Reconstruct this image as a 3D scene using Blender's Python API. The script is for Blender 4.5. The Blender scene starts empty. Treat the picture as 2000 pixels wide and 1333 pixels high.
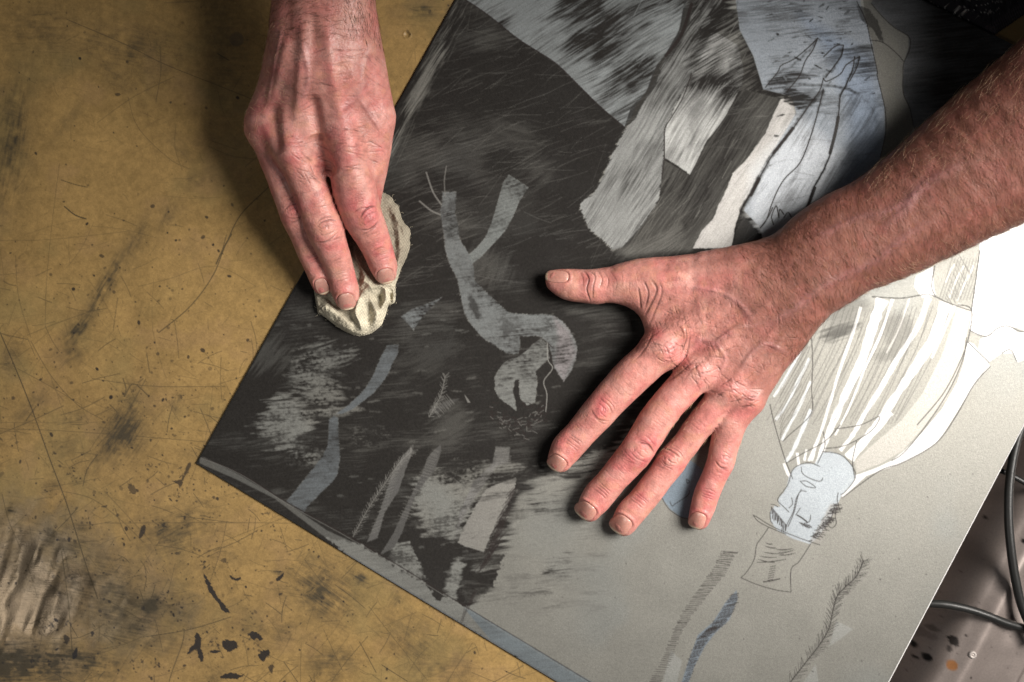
import bpy, math, random
import numpy as np
from mathutils import Vector
from mathutils.bvhtree import BVHTree
# ------------------------------------------------------------------ units
# lengths are worked out in "px": 1 px = 0.3 mm on the bench, y runs down the bench
S = 0.0003
HC = 2600.0            # camera height above the plate, px
CX, CY = 1000.0, 666.5
random.seed(7); RNG = np.random.default_rng(11)
scn = bpy.context.scene
col = scn.collection

def w3(p):             # px space -> metres
    p = np.asarray(p, dtype=np.float64)
    out = np.empty_like(p)
    out[..., 0] = (p[..., 0]-CX)*S; out[..., 1] = (CY-p[..., 1])*S; out[..., 2] = p[..., 2]*S
    return out
def lift(x, y, h):     # measured spot x,y of something that stands h above the bench
    k = (HC-h)/HC
    return (CX+(x-CX)*k, CY+(y-CY)*k, h)

# ------------------------------------------------------------------ noise
def _h(ix, iy, iz, seed):
    n = (ix.astype(np.int64)*73856093) ^ (iy.astype(np.int64)*19349663) ^ (iz.astype(np.int64)*83492791) ^ (seed*2654435761)
    n = n & 0xffffffff
    n = ((n ^ (n >> 15))*2246822519) & 0xffffffff
    n = ((n ^ (n >> 13))*3266489917) & 0xffffffff
    n = n ^ (n >> 16)
    return (n/4294967295.0).astype(np.float32)
def vn2(x, y, seed=0):
    x = np.asarray(x, np.float32); y = np.asarray(y, np.float32)
    ix = np.floor(x); iy = np.floor(y); fx = x-ix; fy = y-iy
    fx = fx*fx*(3-2*fx); fy = fy*fy*(3-2*fy); z = np.zeros(1)
    a = _h(ix, iy, z, seed); b = _h(ix+1, iy, z, seed); c = _h(ix, iy+1, z, seed); d = _h(ix+1, iy+1, z, seed)
    return (a*(1-fx)+b*fx)*(1-fy)+(c*(1-fx)+d*fx)*fy
def fbm2(x, y, seed=0, o=4):
    t = 0; a = .5; s = 0
    for i in range(o):
        t = t+a*vn2(x*2**i+i*17.3, y*2**i-i*9.1, seed+i*101); s += a; a *= .5
    return t/s
def vn3(p, f, seed=0):
    q = p*f; i = np.floor(q); fr = q-i; fr = fr*fr*(3-2*fr)
    x, y, z = i[:, 0], i[:, 1], i[:, 2]; u, v, w = fr[:, 0], fr[:, 1], fr[:, 2]
    r = 0
    for dx in (0, 1):
        for dy in (0, 1):
            for dz in (0, 1):
                r = r+_h(x+dx, y+dy, z+dz, seed)*(u if dx else 1-u)*(v if dy else 1-v)*(w if dz else 1-w)
    return r
def sstep(a, b, x):
    t = np.clip((x-a)/(b-a), 0, 1); return t*t*(3-2*t)
def catmull(pts, n=8, closed=False):
    P = np.asarray(pts, float); N = len(P); out = []
    if N < 3 and not closed:
        t = np.linspace(0, 1, n+1)[:, None]; return P[0]*(1-t)+P[1]*t
    rng = range(N) if closed else range(N-1)
    for i in rng:
        if closed: a, b, c, d = P[(i-1) % N], P[i], P[(i+1) % N], P[(i+2) % N]
        else: a, b, c, d = P[max(i-1, 0)], P[i], P[i+1], P[min(i+2, N-1)]
        for t in np.linspace(0, 1, n, endpoint=False):
            out.append(.5*((2*b)+(-a+c)*t+(2*a-5*b+4*c-d)*t*t+(-a+3*b-3*c+d)*t**3))
    if not closed: out.append(P[-1])
    return np.array(out)

# ------------------------------------------------------------------ raster fields on the bench plane
class Field:
    """named scalar/vector fields on a regular grid over x0..x1, y0..y1 (px)"""
    def __init__(s, x0, y0, x1, y1, d):
        s.x0, s.y0, s.d = x0, y0, d
        s.xs = np.arange(x0, x1, d, dtype=np.float32); s.ys = np.arange(y0, y1, d, dtype=np.float32)
        s.X, s.Y = np.meshgrid(s.xs, s.ys); s.sh = s.X.shape
    def box(s, a, b, c, d):
        i0 = max(int((a-s.x0)/s.d), 0); i1 = min(int((c-s.x0)/s.d)+2, s.sh[1])
        j0 = max(int((b-s.y0)/s.d), 0); j1 = min(int((d-s.y0)/s.d)+2, s.sh[0])
        if i1 <= i0 or j1 <= j0: return None
        return slice(j0, j1), slice(i0, i1)
    def poly(s, pts, feather=1.0, rag=0, ragscale=8, seed=1, aniso=None, smooth=0):
        """returns (slice, alpha) of a filled outline with a feathered, ragged edge"""
        P = catmull(pts, smooth, True) if smooth else np.asarray(pts, float)
        m = feather+rag+4
        b = s.box(P[:, 0].min()-m, P[:, 1].min()-m, P[:, 0].max()+m, P[:, 1].max()+m)
        if b is None: return None, None
        X = s.X[b]; Y = s.Y[b]
        ins = np.zeros(X.shape, bool); dm = np.full(X.shape, 1e9, np.float32)
        for i in range(len(P)):
            ax, ay = P[i-1]; bx, by = P[i]
            if ay != by:
                c = ((ay > Y) != (by > Y)) & (X < (bx-ax)*(Y-ay)/(by-ay)+ax); ins ^= c
            ux, uy = bx-ax, by-ay; L = ux*ux+uy*uy+1e-9
            t = np.clip(((X-ax)*ux+(Y-ay)*uy)/L, 0, 1)
            dm = np.minimum(dm, (X-ax-t*ux)**2+(Y-ay-t*uy)**2)
        d = np.sqrt(dm); d = np.where(ins, d, -d)
        if rag:
            if aniso is not None:
                ca, sa = math.cos(aniso), math.sin(aniso)
                u = X*ca+Y*sa; v = -X*sa+Y*ca
                nz = fbm2(u/ragscale/4, v/ragscale*2, seed, 3)
            else: nz = fbm2(X/ragscale, Y/ragscale, seed, 3)
            d = d+(nz-.5)*2*rag
        return b, np.clip(d/feather+.5, 0, 1)
    def line(s, F, pts, w=1.0, a=1.0, val=1.0, mode='mix', taper=False, soft=.7):
        P = np.asarray(pts, float); n = len(P)-1
        for i in range(n):
            ax, ay = P[i][:2]; bx, by = P[i+1][:2]
            ww = w
            if taper: ww = w*(.35+.65*math.sin(math.pi*(i+.5)/n))
            m = ww+2.5
            b = s.box(min(ax, bx)-m, min(ay, by)-m, max(ax, bx)+m, max(ay, by)+m)
            if b is None: continue
            X = s.X[b]; Y = s.Y[b]; ux, uy = bx-ax, by-ay; L = ux*ux+uy*uy+1e-9
            t = np.clip(((X-ax)*ux+(Y-ay)*uy)/L, 0, 1)
            d = np.sqrt((X-ax-t*ux)**2+(Y-ay-t*uy)**2)
            al = np.clip((ww/2-d)/soft+.5, 0, 1)*a
            if mode == 'mix': F[b] = F[b]*(1-al)+val*al
            elif mode == 'max': F[b] = np.maximum(F[b], al*val)
    def sample(s, F, x, y):
        u = np.clip((x-s.x0)/s.d, 0, s.sh[1]-1.001); v = np.clip((y-s.y0)/s.d, 0, s.sh[0]-1.001)
        i = u.astype(int); j = v.astype(int); fu = u-i; fv = v-j
        if F.ndim == 3: fu = fu[:, None]; fv = fv[:, None]
        return (F[j, i]*(1-fu)+F[j, i+1]*fu)*(1-fv)+(F[j+1, i]*(1-fu)+F[j+1, i+1]*fu)*fv

# ------------------------------------------------------------------ objects
def mesh_obj(name, V, faces, mats, parent=None, smooth=True, px=True, attrs=None, matidx=None):
    """V Nx3 in px (or metres), faces: Mx4 / Mx3 array or list of lists"""
    V = w3(V) if px else np.asarray(V, float)
    me = bpy.data.meshes.new(name)
    if isinstance(faces, np.ndarray):
        M, k = faces.shape
        me.vertices.add(len(V)); me.vertices.foreach_set('co', V.astype(np.float32).ravel())
        me.loops.add(M*k); me.loops.foreach_set('vertex_index', faces.astype(np.int32).ravel())
        me.polygons.add(M); me.polygons.foreach_set('loop_start', np.arange(M, dtype=np.int32)*k)
        me.update(calc_edges=True)
    else:
        me.from_pydata([tuple(v) for v in V], [], [tuple(int(i) for i in f) for f in faces])
    me.validate()
    if smooth: me.polygons.foreach_set('use_smooth', [True]*len(me.polygons))
    for m in (mats if isinstance(mats, (list, tuple)) else [mats]): me.materials.append(m)
    if matidx is not None: me.polygons.foreach_set('material_index', np.asarray(matidx, np.int32))
    for k, a in (attrs or {}).items(): set_attr(me, k, a)
    o = bpy.data.objects.new(name, me); col.objects.link(o)
    if parent: o.parent = parent
    return o
def set_attr(me, k, a):
    a = np.asarray(a, np.float32)
    if a.ndim == 2:
        at = me.color_attributes.new(k, 'FLOAT_COLOR', 'POINT')
        if a.shape[1] == 3: a = np.hstack([a, np.ones((len(a), 1), np.float32)])
        at.data.foreach_set('color', a.ravel())
    else:
        at = me.attributes.new(k, 'FLOAT', 'POINT'); at.data.foreach_set('value', a)
def tag(o, label=None, cat=None, group=None, kind=None):
    if label: o['label'] = label
    if cat: o['category'] = cat
    if group: o['group'] = group
    if kind: o['kind'] = kind
    return o
def tube(pts, r, n=14, cap=True, smooth=8):
    """px-space tube, pts (x,y,h); r scalar or list"""
    P = catmull(pts, smooth) if smooth else np.asarray(pts, float)
    R = np.full(len(P), r) if np.isscalar(r) else np.interp(np.linspace(0, 1, len(P)), np.linspace(0, 1, len(r)), r)
    V = []; F = []
    for i, p in enumerate(P):
        t = P[min(i+1, len(P)-1)]-P[max(i-1, 0)]; t = t/(np.linalg.norm(t)+1e-9)
        a = np.cross(t, [0, 0, 1.]);  a = a/(np.linalg.norm(a)+1e-9) if np.linalg.norm(a) > 1e-3 else np.array([1., 0, 0])
        b = np.cross(a, t)
        for k in range(n):
            c = 2*math.pi*k/n; V.append(p+R[i]*(math.cos(c)*a+math.sin(c)*b))
    for i in range(len(P)-1):
        for k in range(n):
            F.append([i*n+k, i*n+(k+1) % n, (i+1)*n+(k+1) % n, (i+1)*n+k])
    if cap:
        F.append(list(range(n))[::-1]); F.append([(len(P)-1)*n+k for k in range(n)])
    return np.array(V), F

# ------------------------------------------------------------------ materials
class Mat:
    def __init__(s, name, **kw):
        s.m = bpy.data.materials.new(name); s.m.use_nodes = True
        s.t = s.m.node_tree; s.n = s.t.nodes; s.b = s.n['Principled BSDF']
        for k, v in kw.items(): s.b.inputs[k.replace('_', ' ')].default_value = v
    def node(s, ty, **kw):
        n = s.n.new(ty)
        for k, v in kw.items():
            if hasattr(n, k) and k not in ('Scale',): setattr(n, k, v)
            else: n.inputs[k].default_value = v
        return n
    def link(s, a, b): s.t.links.new(a, b)
    def attr(s, name): return s.node('ShaderNodeAttribute', attribute_name=name)
    def obj(s):
        if not hasattr(s, '_tc'): s._tc = s.node('ShaderNodeTexCoord')
        return s._tc.outputs['Object']
    def noise(s, scale, detail=3, rough=.5, vec=None):
        n = s.node('ShaderNodeTexNoise'); n.inputs['Scale'].default_value = scale
        n.inputs['Detail'].default_value = detail; n.inputs['Roughness'].default_value = rough
        s.link(vec or s.obj(), n.inputs['Vector']); return n.outputs['Fac']
    def mapped(s, rot=0, scale=(1, 1, 1)):
        m = s.node('ShaderNodeMapping'); m.inputs['Rotation'].default_value = (0, 0, rot)
        m.inputs['Scale'].default_value = scale; s.link(s.obj(), m.inputs['Vector']); return m.outputs[0]
    def rng(s, v, a, b, c, d):
        n = s.node('ShaderNodeMapRange'); s.link(v, n.inputs[0])
        for i, x in zip((1, 2, 3, 4), (a, b, c, d)): n.inputs[i].default_value = x
        return n.outputs[0]
    def math(s, op, a, b):
        n = s.node('ShaderNodeMath', operation=op)
        for i, x in enumerate((a, b)):
            if isinstance(x, (int, float)): n.inputs[i].default_value = x
            else: s.link(x, n.inputs[i])
        return n.outputs[0]
    def scalecol(s, c, f):
        n = s.node('ShaderNodeVectorMath', operation='SCALE'); s.link(c, n.inputs[0]); s.link(f, n.inputs['Scale']); return n.outputs[0]
    def bump(s, h, dist, strength=1.0, prev=None):
        n = s.node('ShaderNodeBump'); n.inputs['Distance'].default_value = dist; n.inputs['Strength'].default_value = strength
        s.link(h, n.inputs['Height'])
        if prev is not None: s.link(prev, n.inputs['Normal'])
        return n.outputs[0]
# =================================================================== HANDS
def seg_eval(P, spine, zr):
    """distance of points P (N,3) to a chain of round cones; spine rows x,y,z,r"""
    d = np.full(len(P), 1e9, np.float32)
    A = spine.copy(); Q = P.copy(); A[:, 2] /= zr; Q[:, 2] = Q[:, 2]/zr
    for i in range(len(A)-1):
        a = A[i, :3]; u = A[i+1, :3]-a; L = float(u@u)+1e-9
        w = Q-a
        t = np.clip((w@u)/L, 0, 1)
        e = w-t[:, None]*u
        d = np.minimum(d, np.sqrt((e*e).sum(1))-(A[i, 3]*(1-t)+A[i+1, 3]*t))
    return d
def smin(a, b, k):
    h = np.maximum(k-np.abs(a-b), 0)/k
    return np.minimum(a, b)-h*h*k*.25
def mk_spine(rows, step=3):
    R = []
    for x, y, h, r in rows:
        X, Y, Z = lift(x, y, h); R.append((X, Y, Z, r*(HC-h)/HC))
    return catmull(R, step).astype(np.float32)
class Hand:
    def __init__(s): s.palm = []; s.fing = []
    def P(s, rows, zr=1., k=26): s.palm.append((mk_spine(rows), zr, k))
    def F(s, rows, zr=1., k=16): s.fing.append((mk_spine(rows), zr, k))
    def grid(s, vox, pad=16):
        allp = np.vstack([q[0] for q in s.palm+s.fing])
        lo = (allp[:, :3]-allp[:, 3:]).min(0)-pad; hi = (allp[:, :3]+allp[:, 3:]).max(0)+pad
        n = np.ceil((hi-lo)/vox).astype(int)+1
        BIG = 60.
        D = np.full(n, BIG, np.float32)
        def local(sp, zr, k):
            a = ((sp[:, :3]-sp[:, 3:]).min(0)-k-14-lo)/vox; b = ((sp[:, :3]+sp[:, 3:]).max(0)+k+14-lo)/vox
            a = np.maximum(np.floor(a).astype(int), 0); b = np.minimum(np.ceil(b).astype(int)+1, n)
            sl = tuple(slice(i, j) for i, j in zip(a, b))
            g = np.stack(np.meshgrid(*[np.arange(i, j) for i, j in zip(a, b)], indexing='ij'), -1).reshape(-1, 3)*vox+lo
            return sl, seg_eval(g.astype(np.float32), sp, zr).reshape([j-i for i, j in zip(a, b)])
        for sp, zr, k in s.palm:
            sl, d = local(sp, zr, k); D[sl] = smin(D[sl], d, k)
        T = D.copy()
        raw = []
        for sp, zr, k in s.fing:
            sl, d = local(sp, zr, k); T[sl] = np.minimum(T[sl], smin(D[sl], d, k)); q = np.full(n, BIG, np.float32); q[sl] = d; raw.append(q)
        return T, lo, vox
def surface_nets(D, lo, vox):
    n = D.shape; neg = D < 0
    c = np.zeros((n[0]-1, n[1]-1, n[2]-1), np.int8)
    for dx in (0, 1):
        for dy in (0, 1):
            for dz in (0, 1):
                c += neg[dx:n[0]-1+dx, dy:n[1]-1+dy, dz:n[2]-1+dz]
    act = (c > 0) & (c < 8); idx = np.argwhere(act)
    vid = -np.ones(act.shape, np.int64); vid[act] = np.arange(len(idx))
    acc = np.zeros((len(idx), 3)); cnt = np.zeros(len(idx))
    co = [(x, y, z) for x in (0, 1) for y in (0, 1) for z in (0, 1)]
    for a in co:
        for ax in range(3):
            if a[ax]: continue
            b = list(a); b[ax] = 1
            va = D[idx[:, 0]+a[0], idx[:, 1]+a[1], idx[:, 2]+a[2]]; vb = D[idx[:, 0]+b[0], idx[:, 1]+b[1], idx[:, 2]+b[2]]
            m = (va < 0) != (vb < 0); t = np.where(m, va/(va-vb+1e-12), 0)
            p = np.tile(np.array(a, float), (len(idx), 1)); p[:, ax] += t
            acc[m] += p[m]; cnt[m] += 1
    V = (idx+acc/cnt[:, None])*vox+lo
    F = []
    for ax in range(3):
        o1, o2 = [(1, 2), (2, 0), (0, 1)][ax]
        sl0 = [slice(None)]*3; sl1 = [slice(None)]*3; sl0[ax] = slice(0, -1); sl1[ax] = slice(1, None)
        a = neg[tuple(sl0)]; b = neg[tuple(sl1)]
        E = np.argwhere(a != b); 
        E = E[(E[:, o1] > 0) & (E[:, o2] > 0) & (E[:, o1] < n[o1]-1) & (E[:, o2] < n[o2]-1)]
        s = a[E[:, 0], E[:, 1], E[:, 2]]
        q = []
        for d1, d2 in ((-1, -1), (0, -1), (0, 0), (-1, 0)):
            e = E.copy(); e[:, o1] += d1; e[:, o2] += d2; q.append(vid[e[:, 0], e[:, 1], e[:, 2]])
        q = np.stack(q, 1); q[~s] = q[~s][:, ::-1]; F.append(q)
    F = np.vstack(F); F = F[(F >= 0).all(1)]
    return V, F
def subdiv(V, F, levels):
    me = bpy.data.meshes.new('tmp'); me.vertices.add(len(V)); me.vertices.foreach_set('co', V.astype(np.float32).ravel())
    M = len(F); me.loops.add(M*4); me.loops.foreach_set('vertex_index', F.astype(np.int32).ravel())
    me.polygons.add(M); me.polygons.foreach_set('loop_start', np.arange(M, dtype=np.int32)*4); me.update(calc_edges=True); me.validate()
    o = bpy.data.objects.new('tmp', me); col.objects.link(o)
    sm = o.modifiers.new('a', 'SMOOTH'); sm.factor = .5; sm.iterations = 2
    m = o.modifiers.new('s', 'SUBSURF'); m.levels = levels; m.render_levels = levels
    bpy.context.view_layer.update()
    ev = o.evaluated_get(bpy.context.evaluated_depsgraph_get()); e = ev.to_mesh()
    v = np.empty(len(e.vertices)*3, np.float32); e.vertices.foreach_get('co', v); v = v.reshape(-1, 3)
    nn = np.empty(len(e.vertices)*3, np.float32); e.vertices.foreach_get('normal', nn); nn = nn.reshape(-1, 3)
    f = np.empty(len(e.loops), np.int32); e.loops.foreach_get('vertex_index', f); f = f.reshape(-1, 4)
    ev.to_mesh_clear(); bpy.data.objects.remove(o); bpy.data.meshes.remove(me)
    return v.astype(np.float64), nn.astype(np.float64), f

VOX = 4.0; LEV = 2
# ---- spread hand, resting flat on the plate (x, y, height, radius)
PT = 5.0                                   # plate top
H = Hand()
# forearm and wrist
H.P([(1500, 578, 74, 66), (1540, 556, 84, 84), (1590, 520, 96, 98), (1650, 478, 112, 102), (1722, 446, 130, 107), (1800, 400, 150, 116),
     (1871, 354, 170, 128), (1965, 293, 195, 145), (2063, 230, 225, 160), (2190, 140, 270, 175), (2320, 40, 330, 180), (2420, -60, 400, 175),
     (2430, -260, 560, 170)], .78, 20)
# palm mass and metacarpals
H.P([(1352, 640, 50, 58), (1430, 612, 58, 78), (1500, 578, 70, 84)], .58, 30)
H.P([(1392, 706, 48, 40), (1440, 690, 54, 58), (1490, 640, 62, 70)], .62, 30)
H.P([(1292, 682, 58, 34), (1350, 630, 68, 32), (1430, 585, 80, 36), (1500, 560, 88, 44)], 1, 26)
H.P([(1362, 728, 60, 33), (1420, 665, 72, 32), (1480, 610, 84, 36), (1525, 572, 90, 44)], 1, 26)
H.P([(1418, 760, 56, 31), (1462, 700, 68, 31), (1508, 645, 80, 36), (1548, 588, 88, 46)], 1, 26)
H.P([(1462, 778, 48, 31), (1492, 722, 56, 36), (1528, 662, 68, 42), (1556, 608, 80, 50)], 1, 26)
# thumb side
H.P([(1262, 556, 42, 42), (1330, 556, 50, 54), (1410, 552, 62, 68), (1490, 546, 76, 76)], .8, 26)
H.P([(1272, 604, 34, 26), (1290, 640, 38, 30), (1300, 672, 46, 32)], .8, 34)
H.F([(1089, 549, 32, 23), (1112, 556, 33, 31), (1138, 559, 34, 33), (1162, 560, 36, 35.5), (1182, 558, 37, 35), (1204, 557, 40, 37), (1228, 554, 43, 43), (1262, 554, 46, 47), (1320, 556, 54, 48)], .9, 22)
# fingers
H.F([(1094, 899, 31, 25), (1103, 882, 33, 29.5), (1113, 869, 34, 30.5), (1133, 848, 37, 30.2), (1152, 826, 41, 32), (1166, 810, 44, 33.8), (1184, 789, 45, 33.6), (1207, 764, 48, 35.5), (1240, 730, 53, 38), (1292, 684, 60, 36)], .93, 18)
H.F([(1151, 994, 31, 25), (1161, 979, 33, 29), (1174, 962, 34, 30), (1203, 930, 40, 30), (1224, 905, 45, 31.8), (1241, 885, 50, 33.2), (1256, 861, 52, 32.6), (1268, 844, 54, 33.4), (1291, 807, 58, 34), (1360, 729, 63, 34)], .93, 14)
H.F([(1219, 1022, 31, 25), (1231, 1004, 33, 27.5), (1249, 983, 33, 28), (1273, 954, 34, 27.2), (1294, 926, 35, 27.6), (1310, 903, 36, 29.2), (1326, 883, 36, 27.6), (1342, 864, 38, 27), (1365, 832, 43, 28), (1422, 764, 54, 30)], .95, 14)
H.F([(1365, 1014, 28, 20.5), (1371, 995, 29, 23.5), (1379, 968, 30, 24.5), (1393, 934, 33, 25), (1402, 915, 35, 26.5), (1409, 898, 36, 27.3), (1414, 875, 37, 28), (1420, 850, 39, 30), (1430, 820, 43, 32), (1462, 780, 50, 31)], .96, 14)
RH = H
# ---- hand pressing the rag
H = Hand()
H.P([(628, -420, 300, 118), (630, -200, 235, 108), (631, -80, 205, 102), (632, 0, 186, 101), (632, 60, 172, 106), (631, 110, 160, 112)], .72, 20)
H.P([(640, 90, 152, 92), (634, 150, 142, 108), (622, 205, 128, 112), (615, 240, 118, 104)], .50, 34)
H.P([(597, 100, 160, 40), (548, 170, 138, 38), (508, 238, 112, 31), (516, 262, 104, 28)], 1, 28)
H.P([(612, 100, 168, 36), (592, 180, 154, 33), (560, 255, 138, 32), (568, 292, 134, 31)], 1, 26)
H.P([(645, 100, 170, 36), (655, 180, 158, 34), (668, 250, 146, 34), (676, 290, 140, 34)], 1, 26)
H.P([(672, 90, 156, 46), (706, 160, 138, 48), (730, 222, 120, 40), (726, 268, 108, 34), (716, 330, 92, 30)], .9, 28)
# index, middle, ring
H.F([(752, 534, 40, 22.5), (749, 520, 44, 27), (745, 508, 48, 28.5), (737, 486, 58, 30.5), (727, 462, 72, 33), (719, 446, 82, 36), (710, 427, 92, 39), (702, 402, 100, 41), (693, 372, 110, 43), (684, 335, 126, 41), (676, 292, 138, 36)], .95, 16)
H.F([(677, 583, 36, 23.5), (674, 568, 40, 27), (669, 552, 44, 28), (660, 517, 58, 29), (650, 488, 74, 31.5), (642, 466, 86, 34.5), (634, 445, 94, 37), (623, 415, 102, 36), (611, 381, 112, 36.2), (590, 335, 126, 35), (568, 292, 135, 33)], .95, 16)
H.F([(631, 556, 34, 21), (627, 543, 37, 24), (620, 524, 42, 25), (604, 486, 56, 26), (592, 455, 68, 28), (582, 428, 78, 31), (575, 410, 84, 31.5), (562, 375, 90, 31), (546, 330, 100, 31), (516, 264, 106, 29)], .95, 14)
# little finger folded under, thumb behind the rag
H.F([(608, 500, 22, 19), (592, 460, 26, 22), (574, 410, 40, 24), (548, 345, 64, 26), (512, 262, 96, 27)], 1, 16)
H.F([(722, 440, 18, 13), (723, 410, 30, 18), (724, 375, 56, 23), (726, 335, 78, 28), (728, 290, 96, 32), (728, 240, 112, 36)], 1, 26)
LH = H

# ---- relief and colour maps of the skin, laid out on the bench plane
SK = Field(380, -80, 2240, 1100, 1.0)
relief = np.zeros(SK.sh, np.float32); red = np.zeros(SK.sh, np.float32); vein = np.zeros(SK.sh, np.float32)
groove = np.zeros(SK.sh, np.float32); nailm = np.zeros(SK.sh, np.float32); tan = np.zeros(SK.sh, np.float32)
def L2(x, y, h): return lift(x, y, h)[:2]
def blob(F, x, y, h, rx, ry, ang, amp, p=1.0):
    x, y = L2(x, y, h); m = max(rx, ry)*2.6
    b = SK.box(x-m, y-m, x+m, y+m)
    if b is None: return
    ca, sa = math.cos(ang), math.sin(ang); dx = SK.X[b]-x; dy = SK.Y[b]-y
    u = (dx*ca+dy*sa)/rx; v = (-dx*sa+dy*ca)/ry
    F[b] += amp*np.exp(-(u*u+v*v)**p)
def stroke(F, pts, h, w, amp, wob=0, sd=0, n=6):
    P = catmull([L2(x, y, h) for x, y in pts], n)
    if wob:
        r = np.random.default_rng(sd); P = P+r.normal(0, wob, P.shape)
    s = np.zeros(SK.sh, np.float32) if False else None
    m = w*2.6
    b = SK.box(P[:, 0].min()-m, P[:, 1].min()-m, P[:, 0].max()+m, P[:, 1].max()+m)
    if b is None: return
    X = SK.X[b]; Y = SK.Y[b]; best = np.full(X.shape, 1e9, np.float32); T = np.zeros(X.shape, np.float32); N = len(P)-1
    for i in range(N):
        ax, ay = P[i]; bx, by = P[i+1]; ux, uy = bx-ax, by-ay; L = ux*ux+uy*uy+1e-9
        t = np.clip(((X-ax)*ux+(Y-ay)*uy)/L, 0, 1); d = (X-ax-t*ux)**2+(Y-ay-t*uy)**2
        k = d < best; best = np.where(k, d, best); T = np.where(k, (i+t)/N, T)
    fade = np.clip(np.sin(np.pi*np.clip(T, .02, .98))*1.6, 0, 1)
    F[b] += amp*np.exp(-best/(w*w))*fade
def wrinkle(x, y, h, ang, half, bow, amp=1.0, w=1.3):
    """transverse skin line across a finger at x,y whose axis runs along ang"""
    ca, sa = math.cos(ang), math.sin(ang)
    pts = []
    for t in np.linspace(-1, 1, 5):
        v = t*half; u = bow*(1-t*t)+random.uniform(-.7, .7)
        pts.append((x+u*ca-v*sa, y+u*sa+v*ca))
    stroke(groove, pts, h, w, amp)
def knuckle(x, y, h, ang, r, s=1.0):
    """oval knuckle pad with nested creases"""
    blob(relief, x, y, h, r*.55, r*.72, ang, 2.6*s)
    blob(red, x, y, h, r*1.0, r*.9, ang, .55)
    for du, bow, hf, a in ((-r*.50, -r*.12, .66, .9), (-r*.30, -r*.20, .60, 1.25), (-r*.10, -r*.08, .42, .6), (r*.12, r*.10, .40, .7), (r*.34, r*.22, .60, 1.3), (r*.54, r*.10, .62, .6), (-r*.8, -r*.05, .5, .35), (r*.82, r*.05, .5, .35)):
        o_ = random.uniform(-.22, .22)*r; wrinkle(x+du*math.cos(ang)-o_*math.sin(ang), y+du*math.sin(ang)+o_*math.cos(ang), h, ang+random.gauss(0, .14), hf*r*random.uniform(.7, 1.1), bow*random.uniform(.5, 1.3), a*random.uniform(.55, 1.2)*s, random.uniform(1.1, 1.6))
    for _ in range(5):
        a = ang+random.uniform(-.8, .8); u = random.uniform(-.3, .3)*r; v = random.uniform(-.4, .4)*r
        px = x+u*math.cos(ang)-v*math.sin(ang); py = y+u*math.sin(ang)+v*math.cos(ang)
        stroke(groove, [(px-4*math.cos(a), py-4*math.sin(a)), (px+1, py), (px+5*math.cos(a), py+5*math.sin(a))], h, 1.1, .5*s)
def dip(x, y, h, ang, r):
    blob(red, x, y, h, r*.8, r*.8, ang, .35)
    for du in (-.32, -.12, .1, .3):
        wrinkle(x+du*r*math.cos(ang), y+du*r*math.sin(ang), h, ang, r*.55, random.uniform(-2, 2), .6, 1.15)
def fine_lines(x0, y0, x1, y1, h, r, n, amp=.22):
    ang = math.atan2(y1-y0, x1-x0)
    for i in range(n):
        t = (i+random.random())/n; x = x0+(x1-x0)*t; y = y0+(y1-y0)*t; v = random.uniform(-.4, .4)*r
        wrinkle(x-v*math.sin(ang), y+v*math.cos(ang), h, ang, r*random.uniform(.25, .6), random.uniform(-3, 3), amp*random.uniform(.5, 1.3), 1.0)
ang_ = lambda ax, ay, bx, by: math.atan2(by-ay, bx-ax)
# joints of the spread hand: PIP, DIP with finger axis
for (x, y, h, ax, ay, bx, by, r, s) in ((1177, 801, 78, 1207, 764, 1133, 848, 33, 1), (1249, 880, 80, 1290, 811, 1204, 932, 33, 1),
                                       (1312, 897, 72, 1345, 850, 1271, 953, 29, 1.1), (1416, 902, 64, 1424, 850, 1393, 934, 26, .9)):
    knuckle(x, y, h, ang_(ax, ay, bx, by), r, s)
for (x, y, h, ax, ay, bx, by, r) in ((1120, 866, 64, 1159, 814, 1096, 900, 30), (1178, 960, 64, 1243, 887, 1152, 993, 29), (1249, 978, 62, 1311, 900, 1219, 1020, 28), (1384, 966, 55, 1410, 900, 1364, 1016, 24)):
    dip(x, y, h, ang_(ax, ay, bx, by), r)
for a in ((1200, 772, 1260, 712, 72, 32, 16), (1133, 848, 1160, 822, 68, 28, 10), (1275, 838, 1320, 775, 82, 32, 16), (1196, 940, 1232, 900, 68, 28, 12),
          (1330, 868, 1370, 820, 76, 26, 14), (1262, 965, 1296, 920, 66, 25, 9), (1418, 870, 1432, 815, 70, 28, 14), (1390, 945, 1404, 915, 58, 22, 8),
          (1190, 556, 1250, 552, 80, 30, 12)):
    fine_lines(*a)
# thumb joint creases
for pts, a in (([(1140, 526), (1150, 545), (1146, 566), (1155, 592)], 1.3), ([(1150, 528), (1162, 540), (1158, 562), (1158, 586)], 1.0), ([(1166, 527), (1176, 545), (1170, 565)], .8),
               ([(1134, 530), (1139, 548), (1138, 562)], .6), ([(1180, 530), (1188, 548), (1184, 566)], .6), ([(1192, 530), (1204, 552), (1200, 570)], .4)):
    stroke(groove, pts, 66, 1.5, a)
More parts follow.
